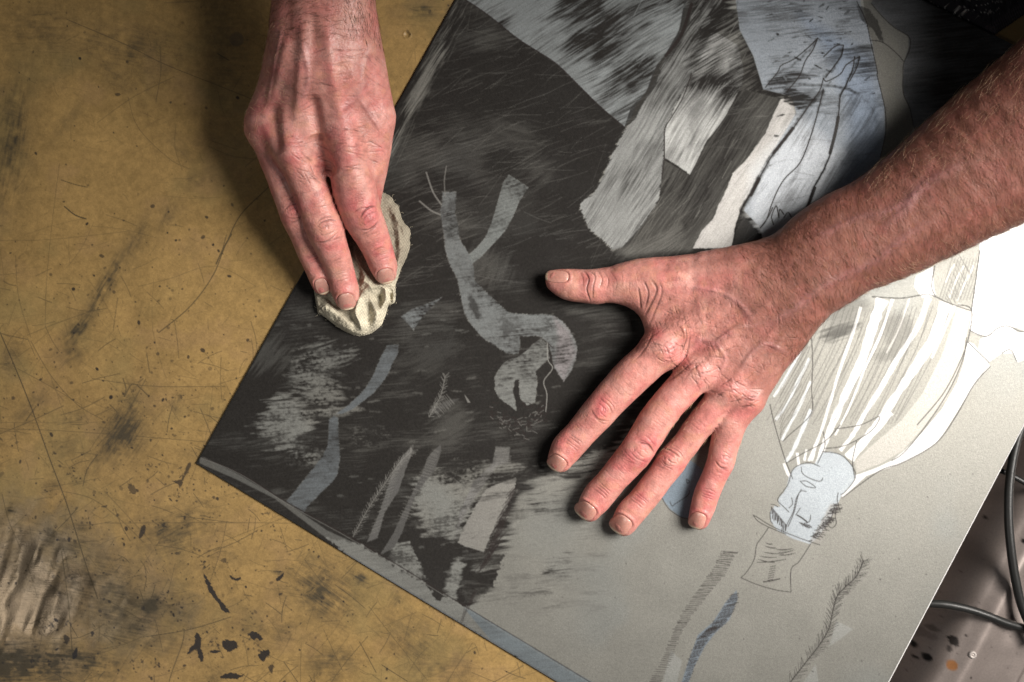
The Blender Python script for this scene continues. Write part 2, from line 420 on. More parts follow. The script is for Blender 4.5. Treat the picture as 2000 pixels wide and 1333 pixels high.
# skin folds between thumb and palm
for pts, a, w in (([(1246, 560), (1250, 580), (1254, 604)], 1.2, 1.8), ([(1256, 548), (1266, 572), (1262, 602)], 1.1, 1.7), ([(1270, 545), (1282, 566), (1272, 596), (1262, 618)], 1.2, 2.2),
               ([(1286, 548), (1292, 570), (1284, 600), (1268, 640)], .8, 2.0), ([(1262, 640), (1256, 660), (1240, 690)], .9, 2.2), ([(1276, 650), (1262, 680), (1240, 704)], .7, 1.8),
               ([(1336, 640), (1340, 662), (1333, 690)], 1.3, 1.6), ([(1346, 650), (1346, 676), (1338, 700), (1312, 728), (1284, 752)], 1.1, 1.6), ([(1360, 700), (1330, 728), (1300, 748), (1282, 756)], .9, 2.0)):
    stroke(groove, pts, 86, w, a)
stroke(relief, [(1330, 636), (1338, 656), (1334, 680)], 88, 3.2, 2.0)
# knuckles of the back of the hand, netted skin
for x, y, r in ((1296, 682, 30), (1368, 732, 28), (1425, 762, 24), (1464, 782, 22)):
    blob(relief, x, y, 92, r, r*.8, .8, 4.5); blob(red, x, y, 92, r*1.3, r*1.1, .8, .42)
    for _ in range(16):
        a = random.choice((.9, -.35, .3))+random.uniform(-.3, .3); px = x+random.gauss(0, r*.55); py = y+random.gauss(0, r*.55); l = random.uniform(6, 14)
        stroke(groove, [(px-l*math.cos(a), py-l*math.sin(a)), (px+random.uniform(-2, 2), py+random.uniform(-2, 2)), (px+l*math.cos(a), py+l*math.sin(a))], 92, 1.2, random.uniform(.4, .9))
for _ in range(260):                                          # net of small creases over the back of the hand
    t = random.random(); u = random.uniform(-1, 1)
    x = 1300+t*210+u*60; y = 700-t*110+u*75+20; a = random.choice((2.45, 1.3, .25))+random.uniform(-.25, .25); l = random.uniform(4, 13)
    stroke(groove, [(x-l*math.cos(a), y-l*math.sin(a)), (x, y+random.uniform(-2, 2)), (x+l*math.cos(a), y+l*math.sin(a))], 98, 1.15, random.uniform(.15, .5))
# tendons
for pts in ([(1310, 670), (1380, 625), (1470, 575)], [(1378, 718), (1430, 655), (1500, 590)], [(1430, 750), (1470, 695), (1525, 620)], [(1470, 765), (1502, 705), (1540, 640)]):
    stroke(relief, pts, 105, 9, 2.4)
stroke(relief, [(1250, 545), (1320, 535), (1400, 520), (1480, 505)], 100, 11, 4.0)
stroke(relief, [(1300, 600), (1370, 585), (1440, 560)], 100, 14, -3.2)
stroke(relief, [(1330, 690), (1380, 655), (1450, 610)], 100, 12, -2.0)
# veins
for pts, w, a in (([(1480, 640), (1440, 640), (1400, 668), (1372, 665), (1350, 690)], 4.5, 1.8), ([(1400, 668), (1420, 700), (1410, 730)], 4, 1.6), ([(1540, 690), (1500, 672), (1470, 690), (1450, 725)], 4, 1.6),
                  ([(1480, 640), (1540, 610), (1600, 560), (1680, 520), (1740, 470), (1790, 440)], 6, 2.0), ([(1560, 480), (1640, 440), (1720, 415), (1780, 370)], 6, 1.6),
                  ([(1330, 560), (1390, 566), (1440, 590), (1480, 640)], 4.5, 1.6), ([(1690, 460), (1740, 415), (1760, 380), (1850, 330)], 7, 2.2)):
    stroke(relief, pts, 120, w, a); stroke(vein, pts, 120, w*1.5, .6)
stroke(relief, [(1600, 560), (1700, 490), (1800, 450), (1920, 390)], 190, 30, 3.5)
# joints of the hand on the rag
for (x, y, h, ax, ay, bx, by, r, s) in ((716, 428, 126, 690, 372, 732, 472, 36, 1.1), (634, 450, 128, 609, 379, 658, 514, 36, 1.1), (571, 414, 112, 556, 370, 597, 472, 30, .9)):
    knuckle(x, y, h, ang_(ax, ay, bx, by), r, s)
for (x, y, h, ax, ay, bx, by, r) in ((742, 498, 80, 713, 430, 752, 535, 28), (665, 540, 76, 636, 448, 677, 583, 27), (612, 505, 74, 572, 415, 631, 556, 24)):
    dip(x, y, h, ang_(ax, ay, bx, by), r)
for a in ((680, 330, 700, 395, 155, 36, 18), (724, 450, 740, 486, 110, 28, 8), (596, 340, 622, 415, 155, 34, 18), (646, 475, 662, 520, 108, 28, 10), (545, 335, 566, 395, 128, 28, 14), (584, 440, 604, 490, 96, 25, 10)):
    fine_lines(*a, amp=.3)
for x, y, rx, ry, a, am in ((566, 292, 34, 24, 1.2, 13), (672, 262, 30, 22, 1.3, 10), (684, 312, 24, 20, 1.3, 5), (500, 246, 28, 22, 1.1, 7)):
    blob(relief, x, y, 168, rx, ry, a, am); blob(red, x, y, 168, rx*1.3, ry*1.3, a, .5)
for pts, w, a in (([(612, 262), (622, 300), (640, 345)], 15, -16), ([(612, 190), (618, 240), (624, 280)], 12, -10), ([(530, 200), (536, 250), (548, 300)], 12, -9), ([(604, 60), (596, 150), (576, 250)], 10, 5),
                  ([(648, 60), (655, 150), (668, 240)], 11, 4.5), ([(690, 120), (705, 190), (716, 250)], 14, 3), ([(575, 70), (552, 150), (512, 230)], 10, 3.5), ([(575, 0), (570, 100)], 12, -3), ([(622, 40), (624, 150)], 9, -3)):
    stroke(relief, pts, 178, w, a)
for pts in ([(745, 60), (720, 120), (700, 190), (640, 230)], [(700, 190), (740, 250)], [(600, 90), (610, 160), (590, 210)], [(560, 60), (540, 140), (520, 200)]):
    stroke(relief, pts, 178, 4.5, 2); stroke(vein, pts, 178, 7, .6)
for _ in range(230):                                          # transverse creases of the wrist and back
    x = random.uniform(545, 750); y = random.uniform(-20, 290); a = random.gauss(0, .22)+(.9 if x > 720 else 0)+(-.35 if x > 690 and random.random() < .5 else 0); l = random.uniform(6, 20)
    stroke(groove, [(x-l*math.cos(a), y-l*math.sin(a)), (x, y+random.uniform(-2, 2)), (x+l*math.cos(a), y+l*math.sin(a))], 175, 1.2, random.uniform(.15, .6))
for _ in range(26):
    x = random.uniform(650, 735); y = random.uniform(240, 340); a = random.gauss(.05, .2); l = random.uniform(8, 22)
    stroke(groove, [(x-l*math.cos(a), y-l*math.sin(a)), (x, y+1.5), (x+l*math.cos(a), y+l*math.sin(a))], 170, 1.2, random.uniform(.3, .8))
for _ in range(40):
    x = random.uniform(575, 640); y = random.uniform(285, 360); a = random.gauss(.6, .3); l = random.uniform(6, 18)
    stroke(groove, [(x-l*math.cos(a), y-l*math.sin(a)), (x, y+1.5), (x+l*math.cos(a), y+l*math.sin(a))], 165, 1.2, random.uniform(.2, .7))
for _ in range(260):                                          # short creases down the forearm
    t = random.random(); x = 1540+t*430; y = 545-t*270+random.uniform(-90, 90)*(1+t*.4); a = random.gauss(1.05, .25); l = random.uniform(5, 14)
    stroke(groove, [(x-l*math.cos(a), y-l*math.sin(a)), (x+1, y), (x+l*math.cos(a), y+l*math.sin(a))], 170, 1.3, random.uniform(.08, .3))
# finger ends are redder
for x, y, h, r in ((1096, 890, 55, 26), (1155, 985, 55, 26), (1222, 1010, 55, 26), (1366, 1005, 50, 22), (1100, 552, 55, 26), (750, 520, 70, 24), (674, 570, 66, 24), (628, 545, 60, 22), (620, 400, 130, 34), (700, 380, 130, 34), (1230, 880, 60, 60)):
    blob(red, x, y, h, r, r, 0, .32)

# nails: x, y of the centre, surface height, direction the nail points to, length, width
NAILS = [(1088, 906, 52, ang_(1119, 867, 1088, 910), 30, 38, 0), (1144, 999, 52, ang_(1175, 963, 1144, 1003), 32, 42, 0),
         (1213, 1026, 50, ang_(1240, 990, 1211, 1030), 37, 40, 0), (1363, 1018, 46, ang_(1376, 975, 1361, 1024), 33, 31, 0),
         (1088, 540, 56, ang_(1130, 541, 1066, 537), 44, 26, 0),
         (753, 540, 56, ang_(742, 500, 757, 556), 27, 34, 1), (677, 590, 50, ang_(668, 545, 682, 606), 31, 35, 1), (629, 560, 46, ang_(615, 515, 636, 578), 30, 27, 1)]
def nail_outline(L, W, n=40):
    pts = []
    for i in range(n):
        a = 2*math.pi*i/n; c, s = math.cos(a), math.sin(a)
        e = .72 if c > 0 else .62
        pts.append((L/2*math.copysign(abs(c)**e, c), W/2*math.copysign(abs(s)**.75, s)*(1 if c > 0 else .94)))
    return pts
for x, y, h, a, L, W, _ in NAILS:
    ca, sa = math.cos(a), math.sin(a); P = []
    for u, v in nail_outline(L*1.04, W*1.06): P.append(L2(x+u*ca-v*sa, y+u*sa+v*ca, h))
    b, al = SK.poly(P, 3.0)
    if b is not None: nailm[b] = np.maximum(nailm[b], al)
    # fold of skin round the root of the nail
    arc = [(x+u*ca-v*sa, y+u*sa+v*ca) for u, v in nail_outline(L*1.22, W*1.22) if u < L*.25]
    arc.sort(key=lambda p: math.atan2(-(p[0]-x)*sa+(p[1]-y)*ca, -((p[0]-x)*ca+(p[1]-y)*sa)))
    stroke(relief, arc[::2], h, 3.2, 1.5)

def build_skin(hand):
    D, lo, vox = hand.grid(VOX)
    V, F = surface_nets(D, lo, vox); v, n, f = subdiv(V, F, LEV)
    x, y = v[:, 0], v[:, 1]
    up = sstep(.05, .45, n[:, 2])
    g = SK.sample(groove, x, y); R = SK.sample(relief, x, y); nm = SK.sample(nailm, x, y)
    disp = (R*up-np.clip(g, 0, 1.6)*up*(1-nm)*1.15)-nm*up*1.4
    disp += (vn3(v, 1/34., 3)-.5)*2.4+(vn3(v, 1/13., 5)-.5)*.8+(vn3(v, 1/5., 6)-.5)*.2
    v = v+n*disp[:, None]
    return v, n, f, g*up, SK.sample(red, x, y)*(.4+.6*up), SK.sample(vein, x, y)*up, nm*up
parts = []
for hand in (RH, LH): parts.append(build_skin(hand)); print('skin', len(parts[-1][0]))
off = 0; VV = []; FF = []; NN = []; G = []; RD = []; VE = []; NM = []
for v, n, f, g, r, ve, nm in parts:
    VV.append(v); FF.append(f+off); NN.append(n); G.append(g); RD.append(r); VE.append(ve); NM.append(nm); off += len(v)
SV = np.vstack(VV); SF = np.vstack(FF); SN = np.vstack(NN); G = np.concatenate(G); RD = np.concatenate(RD); VE = np.concatenate(VE); NM = np.concatenate(NM)
nR = len(parts[0][0])
SV[:, 2] = np.where(np.arange(len(SV)) < nR, np.maximum(SV[:, 2], PT+.8), np.maximum(SV[:, 2], PT+3))
# skin colour
fore = np.zeros(len(SV)); fore[:nR] = sstep(1330, 1560, SV[:nR, 0]+(700-SV[:nR, 1])*.3); fore[nR:] = sstep(260, 60, SV[nR:, 1])*.45
pink = np.array([.445, .192, .160]); browned = np.array([.205, .083, .062]); redc = np.array([.42, .115, .112]); blue = np.array([.26, .13, .15])
C = pink*(1-fore[:, None])+browned*fore[:, None]
k = (np.clip(RD*1.0+(vn3(SV, 1/26., 9)-.45)*1.25, 0, 1)*(1-.72*fore))[:, None]; C = C*(1-k)+redc*k
k = (np.clip(VE, 0, 1)*.35)[:, None]; C = C*(1-k)+blue*k
m = vn3(SV, 1/9., 21)*.6+vn3(SV, 1/4., 22)*.4
C = C*(1+(m-.5)*(.60-.28*fore))[:, None]
yel = sstep(.6, .85, vn3(SV, 1/16., 31))[:, None]*.22*(1-.75*fore[:, None]); C = C*(1-yel)+np.array([.50, .26, .145])*yel
fr = (sstep(.74, .86, vn3(SV, 1/5.5, 41))*(.25+.5*fore))[:, None]; C = C*(1-fr*.5)+np.array([.22, .09, .05])*fr*.5
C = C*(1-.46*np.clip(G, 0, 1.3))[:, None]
pal = sstep(.55, .8, vn3(SV, 1/20., 51))[:, None]*.25*(1-.7*fore[:, None]); C = C*(1-pal)+np.array([.56, .33, .28])*pal
C = np.clip(C, 0, 1)
# ------------------------------------------------------------------ skin material and the person
M = Mat('skin', Roughness=.46)
M.b.inputs['Subsurface Weight'].default_value = .12; M.b.inputs['Subsurface Radius'].default_value = (1., .35, .2)
M.b.inputs['Subsurface Scale'].default_value = .0022; M.b.inputs['Specular IOR Level'].default_value = .42
at = M.attr('skin'); n1 = M.noise(2600, 3, .6); M.link(M.scalecol(at.outputs['Color'], M.rng(n1, .3, .7, .86, 1.14)), M.b.inputs['Base Color'])
M.link(M.rng(M.noise(420, 2), .3, .7, .38, .58), M.b.inputs['Roughness'])
vo = M.node('ShaderNodeTexVoronoi'); vo.inputs['Scale'].default_value = 900; vo.inputs['Randomness'].default_value = 1; M.link(M.obj(), vo.inputs['Vector'])
b1 = M.bump(vo.outputs['Distance'], .00018, .6)
b2 = M.bump(M.noise(1, 4, .65, M.mapped(.95, (500, 1500, 900))), .00016, .55, b1)
M.link(b2, M.b.inputs['Normal']); SKIN = M.m
person = mesh_obj('person', SV, SF, SKIN, attrs={'skin': C})
tag(person, 'person seen as two bare arms, one hand wiping with a rag, one spread flat', 'person')

# nails ------------------------------------------------------------
M = Mat('nail', Roughness=.24); M.b.inputs['Specular IOR Level'].default_value = .55
M.b.inputs['Subsurface Weight'].default_value = .1; M.b.inputs['Subsurface Scale'].default_value = .001
at = M.attr('nailcol'); M.link(M.scalecol(at.outputs['Color'], M.rng(M.noise(900, 3), .3, .7, .9, 1.1)), M.b.inputs['Base Color']); NAIL = M.m
sub = SV[:, 2] > 0
tri = np.vstack([SF[:, [0, 1, 2]], SF[:, [0, 2, 3]]])
boxes = []
for x, y, h, a, L, W, lf in NAILS:
    X, Y = L2(x, y, h)
    near = (np.abs(SV[:, 0]-X) < 45) & (np.abs(SV[:, 1]-Y) < 45) & (SV[:, 2] > 8) & (SN[:, 2] > .05)
    P = SV[near]; ca, sa = math.cos(a), math.sin(a)
    u = (P[:, 0]-X)*ca+(P[:, 1]-Y)*sa; v = -(P[:, 0]-X)*sa+(P[:, 1]-Y)*ca
    k = (np.abs(u) < L*.62) & (np.abs(v) < W*.56)
    u, v, z = u[k], v[k], P[k][:, 2]
    A = np.stack([np.ones_like(u), u, v, u*u, v*v, u*v], 1)
    q = np.linalg.lstsq(A, z, rcond=None)[0]
    q[4] = min(q[4], -.006); q[3] = np.clip(q[3], -.010, -.001)
    out = nail_outline(L, W, 48); rings = 9; NV = []; NC = []
    for r in range(rings+1):
        t = r/rings
        for (uu, vv) in out:
            uu, vv = uu*t, vv*t
            zz = q[0]+q[1]*uu+q[2]*vv+q[3]*uu*uu+q[4]*vv*vv+q[5]*uu*vv+1.5-(.9 if t > .93 else 0)
            NV.append((X+uu*ca-vv*sa, Y+uu*sa+vv*ca, zz))
            tip = uu/(L/2); bed = np.array([.52, .255, .205]) if not lf else np.array([.42, .215, .175])
            lun = max(0, 1-((tip+.95)/.42)**2-(vv/(W*.30))**2); free = float(sstep(.80, .88, np.array(tip+.08*(vv/(W/2))**2))) if t > .3 else 0
            c = bed*(1-.35*lun)+np.array([.66, .44, .38])*.35*lun; c = c*(1-free)+np.array([.70, .58, .42])*free
            if t > .93 and tip < .6: c = c*.68
            NC.append(c)
    m = len(out); NF = []
    for r in range(rings):
        for i in range(m): NF.append([r*m+i, r*m+(i+1) % m, (r+1)*m+(i+1) % m, (r+1)*m+i])
    base = len(NV)
    for i in range(m):
        p = NV[rings*m+i]; NV.append((p[0], p[1], p[2]-3.2)); NC.append(NC[rings*m+i]*.7)
    for i in range(m): NF.append([rings*m+i, rings*m+(i+1) % m, base+(i+1) % m, base+i])
    NF = [f[::-1] for f in NF]
    mesh_obj('fingernail', np.array(NV), NF, NAIL, parent=person, attrs={'nailcol': np.array(NC)})

# hair -------------------------------------------------------------
def hair_mat(name, c):
    M = Mat(name, Roughness=.45); M.b.inputs['Base Color'].default_value = (*c, 1); return M.m
HD = hair_mat('dark_hair', (.14, .06, .032)); HL = hair_mat('pale_hair', (.50, .34, .21))
def hairs(sel, dirf, lenf, rad, rng, lift_=.35):
    idx = np.asarray(sel); P = SV[idx]; N = SN[idx]; N = N/np.linalg.norm(N, axis=1, keepdims=True)
    d = dirf(P); T = d-(d*N).sum(1, keepdims=True)*N; T /= np.linalg.norm(T, axis=1, keepdims=True)+1e-9
    B = np.cross(N, T); L = lenf(len(P))[:, None]; bend = rng.normal(0, .35, (len(P), 1)); li = lift_*rng.uniform(.5, 1.6, (len(P), 1))
    K = 4; rings = []
    for k in range(K+1):
        t = k/K
        c = P+T*L*t+N*(L*li*(t-.62*t*t)+.2)+B*L*bend*t*t*.6; r = rad*(1-.8*t)
        for j in range(3):
            a = 2*math.pi*j/3; rings.append(c+r*(math.cos(a)*N+math.sin(a)*B))
    V = np.stack(rings, 1).reshape(-1, 3); n = (K+1)*3
    F = []
    o = (np.arange(len(P))*n)[:, None]
    for k in range(K):
        for j in range(3):
            F.append(o+np.array([[k*3+j, k*3+(j+1) % 3, (k+1)*3+(j+1) % 3, (k+1)*3+j]]))
    return V, np.vstack(F)
rg = np.random.default_rng(5)
ids = np.arange(len(SV))
def pick(mask, n): c = ids[mask]; return rg.choice(c, min(n, len(c)), replace=False)
isR = ids < nR
X_, Y_, Z_ = SV.T
vis = (SN[:, 2] > -.25) & (X_ < 2080) & (Y_ > -60)
dens = vn3(SV, 1/60., 77)
fa = isR & vis & (X_+(650-Y_)*.5 > 1500) & (rg.random(len(SV)) < .6+.4*dens)
def flowR(P):
    a = 1.02+.35*(vn3(P, 1/90., 71)-.5)*2+rg.normal(0, .2, len(P)); a = a+np.where(P[:, 1] < 560-(P[:, 0]-1450)*.62, -1.5, 0)*.0
    return np.stack([np.cos(a), np.sin(a), np.zeros(len(P))], 1)
def flowE(P):
    a = -.45+rg.normal(0, .35, len(P)); return np.stack([np.cos(a), np.sin(a), np.zeros(len(P))], 1)
V1, F1 = hairs(pick(fa, 8500), flowR, lambda n: rg.uniform(12, 28, n), .15, rg, .08)
hb = isR & vis & (X_ > 1290) & (X_ < 1560) & (Y_ < 720) & (SN[:, 2] > .3)
V2, F2 = hairs(pick(hb, 1300), flowR, lambda n: rg.uniform(8, 16, n), .13, rg, .12)
def flowL(P):
    a = 2.9+rg.normal(0, .4, len(P)); a = np.where(P[:, 0] > 700, 1.25+rg.normal(0, .25, len(P)), a); return np.stack([np.cos(a), np.sin(a), np.zeros(len(P))], 1)
lf = (~isR) & vis & (Y_ < 130) & (X_ > 560)
V3, F3 = hairs(pick(lf, 1100), flowL, lambda n: rg.uniform(8, 20, n), .26, rg, .2)
Vd = np.vstack([V1, V2, V3]); Fd = np.vstack([F1, F2+len(V1), F3+len(V1)+len(V2)])
o = mesh_obj('arm_hair', Vd, Fd, HD, parent=person); tag(o, 'dark brown hairs on the forearms', kind='stuff')
ue = isR & vis & (X_ > 1640) & (SN[:, 1] < .15) & (SN[:, 2] < .95)
V1, F1 = hairs(pick(ue, 520), flowE, lambda n: rg.uniform(14, 34, n), .15, rg, .25)
fg = isR & vis & (X_ < 1460) & (X_ > 1280) & (Y_ > 780) & (Y_ < 900) & (SN[:, 2] < .75)
def flowF(P):
    a = rg.uniform(1.0, 2.8, len(P)); return np.stack([np.cos(a), np.sin(a), np.zeros(len(P))], 1)
V2, F2 = hairs(pick(fg, 90), flowF, lambda n: rg.uniform(6, 13, n), .22, rg, .4)
lf = (~isR) & vis & (X_ < 600) & (Y_ > 90) & (Y_ < 320)
V3, F3 = hairs(pick(lf, 220), flowL, lambda n: rg.uniform(7, 16, n), .22, rg, .4)
le = isR & vis & (X_ > 1640) & (SN[:, 1] > .35) & (SN[:, 2] < .8)
V4, F4 = hairs(pick(le, 900), flowR, lambda n: rg.uniform(10, 20, n), .16, rg, .25)
Vd = np.vstack([V1, V2, V3, V4]); Fd = np.vstack([F1, F2+len(V1), F3+len(V1)+len(V2), F4+len(V1)+len(V2)+len(V3)])
o = mesh_obj('arm_hair', Vd, Fd, HL, parent=person); tag(o, 'pale golden hairs along the edges of the arms', kind='stuff')

# =================================================================== RAG
RG = Field(600, 350, 822, 680, .75)
out = [(690, 372), (715, 362), (738, 371), (753, 378), (766, 386), (771, 396), (779, 402), (783, 418), (789, 434), (800, 446), (803, 457), (801, 468), (802, 480), (797, 500), (790, 515), (784, 528),
       (778, 546), (773, 560), (774, 577), (772, 591), (766, 595), (760, 597), (757, 606), (755, 613), (751, 624), (744, 638), (728, 650), (707, 657), (682, 652), (659, 639), (640, 624), (628, 616), (621, 612), (619, 600), (613, 565),
       (610, 540), (620, 510), (640, 470), (660, 420)]
b, al = RG.poly(out, 1, smooth=3, rag=.7, ragscale=6)
P = catmull(out, 3, True)
dm = np.full(RG.sh, 1e9, np.float32)
for i in range(len(P)):
    ax, ay = P[i-1]; bx, by = P[i]; ux, uy = bx-ax, by-ay; L = ux*ux+uy*uy+1e-9
    t = np.clip(((RG.X-ax)*ux+(RG.Y-ay)*uy)/L, 0, 1); dm = np.minimum(dm, (RG.X-ax-t*ux)**2+(RG.Y-ay-t*uy)**2)
dm = np.sqrt(dm); inside = np.zeros(RG.sh, np.float32); inside[b] = al
h = 13*(1-np.exp(-dm/6.))+14*(1-np.exp(-dm/26.))
def fold(pts, w, amp, sharp=2.0, skew=0):
    global h
    Q = catmull(pts, 6); best = np.full(RG.sh, 1e9, np.float32); T = np.zeros(RG.sh, np.float32); sd = np.zeros(RG.sh, np.float32)
    for i in range(len(Q)-1):
        ax, ay = Q[i]; bx, by = Q[i+1]; ux, uy = bx-ax, by-ay; L = ux*ux+uy*uy+1e-9
        t = np.clip(((RG.X-ax)*ux+(RG.Y-ay)*uy)/L, 0, 1); d = (RG.X-ax-t*ux)**2+(RG.Y-ay-t*uy)**2
        s = np.sign(ux*(RG.Y-ay)-uy*(RG.X-ax))
        k = d < best; best = np.where(k, d, best); T = np.where(k, (i+t)/(len(Q)-1), T); sd = np.where(k, s, sd)
    d = np.sqrt(best); ww = np.where(sd > 0, w*(1+skew), w*(1-skew))
    h = h+amp*np.exp(-(d/ww)**sharp)*np.clip(np.sin(np.pi*np.clip(T, .06, .94))*1.5, 0, 1)
# rolled cuff, petals and pockets of the crumpled front
fold([(627, 606), (642, 601), (660, 612), (680, 628), (700, 646)], 9, 13, 2, .25)
fold([(632, 614), (655, 628), (680, 642), (700, 652)], 5, 4, 1.6)
fold([(656, 604), (675, 617), (692, 633)], 6, -5, 1.6)
fold([(714, 572), (704, 592), (700, 612), (708, 634), (710, 650)], 8, 17, 1.8, -.3)
fold([(724, 590), (722, 612), (720, 640)], 7, -8, 1.6)
fold([(722, 576), (732, 596), (740, 618), (730, 642)], 7, 13, 1.7, .3)
fold([(742, 574), (744, 588), (736, 596)], 9, -13, 2)
fold([(728, 566), (742, 560), (756, 567), (756, 586), (748, 604), (744, 622)], 6.5, 13, 1.7)
fold([(758, 562), (770, 566), (772, 584), (766, 593)], 3.2, 12, 1.6)
fold([(763, 572), (765, 588)], 3, -12, 1.8)
fold([(710, 548), (724, 556), (732, 570)], 7, 12, 1.7)
fold([(700, 500), (706, 530), (700, 560), (694, 590)], 8, -6, 1.7)
fold([(690, 470), (700, 505), (714, 535), (726, 548)], 6, 8, 1.7)
fold([(744, 380), (756, 410), (768, 440), (774, 480), (770, 530), (764, 556)], 9, -3, 1.6, .3)
fold([(762, 392), (772, 420), (780, 450), (784, 490), (776, 530), (770, 552)], 7, 6, 1.7)
fold([(776, 404), (778, 430), (790, 452), (794, 480), (786, 510)], 4, 7, 1.5)
fold([(796, 450), (794, 470), (796, 490)], 3, -5, 1.5)
fold([(616, 570), (622, 590), (622, 606)], 6, 5); fold([(640, 575), (650, 596), (640, 600)], 6, -5)
h = h+(fbm2(RG.X/9, RG.Y/9, 4, 3)-.5)*5+(fbm2(RG.X/3.2, RG.Y/3.2, 8, 2)-.5)*.5
# fingertips press the cloth down
for x, y, r in ((676, 590, 20), (752, 543, 20), (630, 562, 18), (668, 560, 20), (744, 515, 20)):
    h = h-10*np.exp(-(((RG.X-x)**2+(RG.Y-y)**2)/(r*r)))
h = np.maximum(h, 1.2)
h = h*np.clip(dm/3., .15, 1)
ii = -np.ones(RG.sh, np.int64); ok = inside > .5; ii[ok] = np.arange(ok.sum())
qa = np.stack([ii[:-1, :-1], ii[1:, :-1], ii[1:, 1:], ii[:-1, 1:]], -1).reshape(-1, 4); qa = qa[(qa >= 0).all(1)]
V = np.stack([RG.X[ok], RG.Y[ok], h[ok]+PT], 1).astype(float)
wv = (np.sin(RG.X*1.9+RG.Y*.6+h*.2)*np.sin(RG.Y*1.9-RG.X*.5+h*.2))[ok]
dirt = sstep(.42, .8, fbm2(RG.X/26, RG.Y/26, 12, 4))*.6+np.exp(-((RG.X-650)**2+(RG.Y-520)**2)/90.**2)*.25+sstep(590, 500, RG.Y)*.8
dirt = np.clip(dirt, 0, .85)[ok][:, None]
cc = np.array([.70, .64, .49])*(1-dirt)+np.array([.25, .215, .165])*dirt
cc = cc*(1+.07*wv)[:, None]
rim = (dm[ok] < 2.2)[:, None]; 
M = Mat('muslin', Roughness=.9); M.b.inputs['Specular IOR Level'].default_value = .15
at = M.attr('cloth'); 
wa = M.node('ShaderNodeTexWave', wave_type='BANDS', bands_direction='X'); wa.inputs['Scale'].default_value = 400; wa.inputs['Distortion'].default_value = 1.2; M.link(M.mapped(.35), wa.inputs['Vector'])
wb = M.node('ShaderNodeTexWave', wave_type='BANDS', bands_direction='Y'); wb.inputs['Scale'].default_value = 400; wb.inputs['Distortion'].default_value = 1.2; M.link(M.mapped(.35), wb.inputs['Vector'])
mx = M.math('MULTIPLY', wa.outputs['Fac'], wb.outputs['Fac'])
M.link(M.scalecol(at.outputs['Color'], M.math('MULTIPLY', M.rng(mx, 0, .7, .55, 1.2), M.rng(M.noise(700, 3), .3, .7, .85, 1.15))), M.b.inputs['Base Color'])
M.link(M.bump(mx, .0003, .8), M.b.inputs['Normal'])
# skirt the edge down to the plate so the cloth has a closed thickness
rag = mesh_obj('rag', V, qa, M.m, attrs={'cloth': cc})
tag(rag, 'crumpled cream muslin rag pressed under the fingertips on the black inked plate', 'rag')
fr = []; k = 0
Pn = catmull(out, 3, True)
FV = []; FFc = []
for i in range(len(Pn)):
    if (Pn[i][0] < 740 and Pn[i][1] < 560) or i % 3: continue
    for _ in range(1):
        a = rg.uniform(0, 6.28); q = Pn[i]+rg.normal(0, 1.2, 2); L = rg.uniform(2.5, 7)
        pts = [(q[0], q[1], PT+3), (q[0]+L*.5*math.cos(a), q[1]+L*.5*math.sin(a), PT+rg.uniform(2, 6)), (q[0]+L*math.cos(a+.6), q[1]+L*math.sin(a+.6), PT+rg.uniform(1, 6))]
        v_, f_ = tube(pts, .2, 4, True, 2); FFc += [[j+k for j in f] for f in f_]; FV.append(v_); k += len(v_)
M2 = Mat('thread', Roughness=.9); M2.b.inputs['Base Color'].default_value = (.5, .44, .32, 1)
o = mesh_obj('frayed_thread', np.vstack(FV), FFc, M2.m, parent=rag); tag(o, kind='stuff')
# =================================================================== PLATE with its drawing
A = Field(340, -60, 2080, 1400, 1.2)
X, Y = A.X, A.Y
def streak(th, su, sv, seed, o=3):
    c, s = math.cos(th), math.sin(th); u = X*c+Y*s; v = -X*s+Y*c
    wob = (fbm2(X/120, Y/120, seed+5, 2)-.5)*14
    return fbm2(u/su, (v+wob)/sv, seed, o)
s_diag = streak(-1.0, 42, 1.9, 1)*.5+fbm2((X*.54-Y*.84)/70, (X*.84+Y*.54)/34, 61, 5)*.5                     # strokes along the left edge
s_up = streak(-.55, 36, 2.2, 2)*.42+fbm2((X*.84-Y*.54)/95, (X*.54+Y*.84)/38, 62, 6)*.58                       # strokes in the upper pale band
s_flat = streak(-.10, 34, 2.0, 3)*.45+fbm2(X/85, Y/32, 63, 6)*.55
s_fan = streak(-.30, 44, 1.9, 4)*.45+fbm2(X/90, Y/40, 64, 5)*.55
big = fbm2(X/150, Y/150, 9, 4); mid = fbm2(X/45, Y/45, 10, 4); fine = fbm2(X/2.6, Y/2.6, 14, 2)
left = sstep(1000, 700, X+Y*.55); low = sstep(420, 620, Y)
s_diag = np.clip((s_diag-.5)*1.7+.5, 0, 1); s_up = np.clip((s_up-.5)*2.0+.5, 0, 1); s_flat = np.clip((s_flat-.5)*1.9+.5, 0, 1); s_fan = np.clip((s_fan-.5)*1.7+.5, 0, 1)
st = s_diag*left*(1-low)+s_flat*low+s_fan*(1-low)*(1-left)
bare = np.array([.215, .211, .190], np.float32)
rgb = np.ones(A.sh+(3,), np.float32)*bare*(.94+.12*fine+.06*(mid-.5))[..., None]
ink = np.zeros(A.sh, np.float32)                      # how much black wash lies on the metal; also shade painted in the far corner
white = np.zeros(A.sh, np.float32)
def setp(F, pts, v, a=1.0, **k):
    b, al = A.poly(pts, **k)
    if b is None: return
    if isinstance(v, np.ndarray): v = v[b]
    F[b] = F[b]*(1-al*a)+v*al*a
def colp(pts, c, a=1.0, mul=None, **k):
    b, al = A.poly(pts, **k)
    if b is None: return
    m = (1 if mul is None else mul[b][..., None]); al = (al*a)[..., None]
    rgb[b] = rgb[b]*(1-al)+np.array(c, np.float32)*m*al
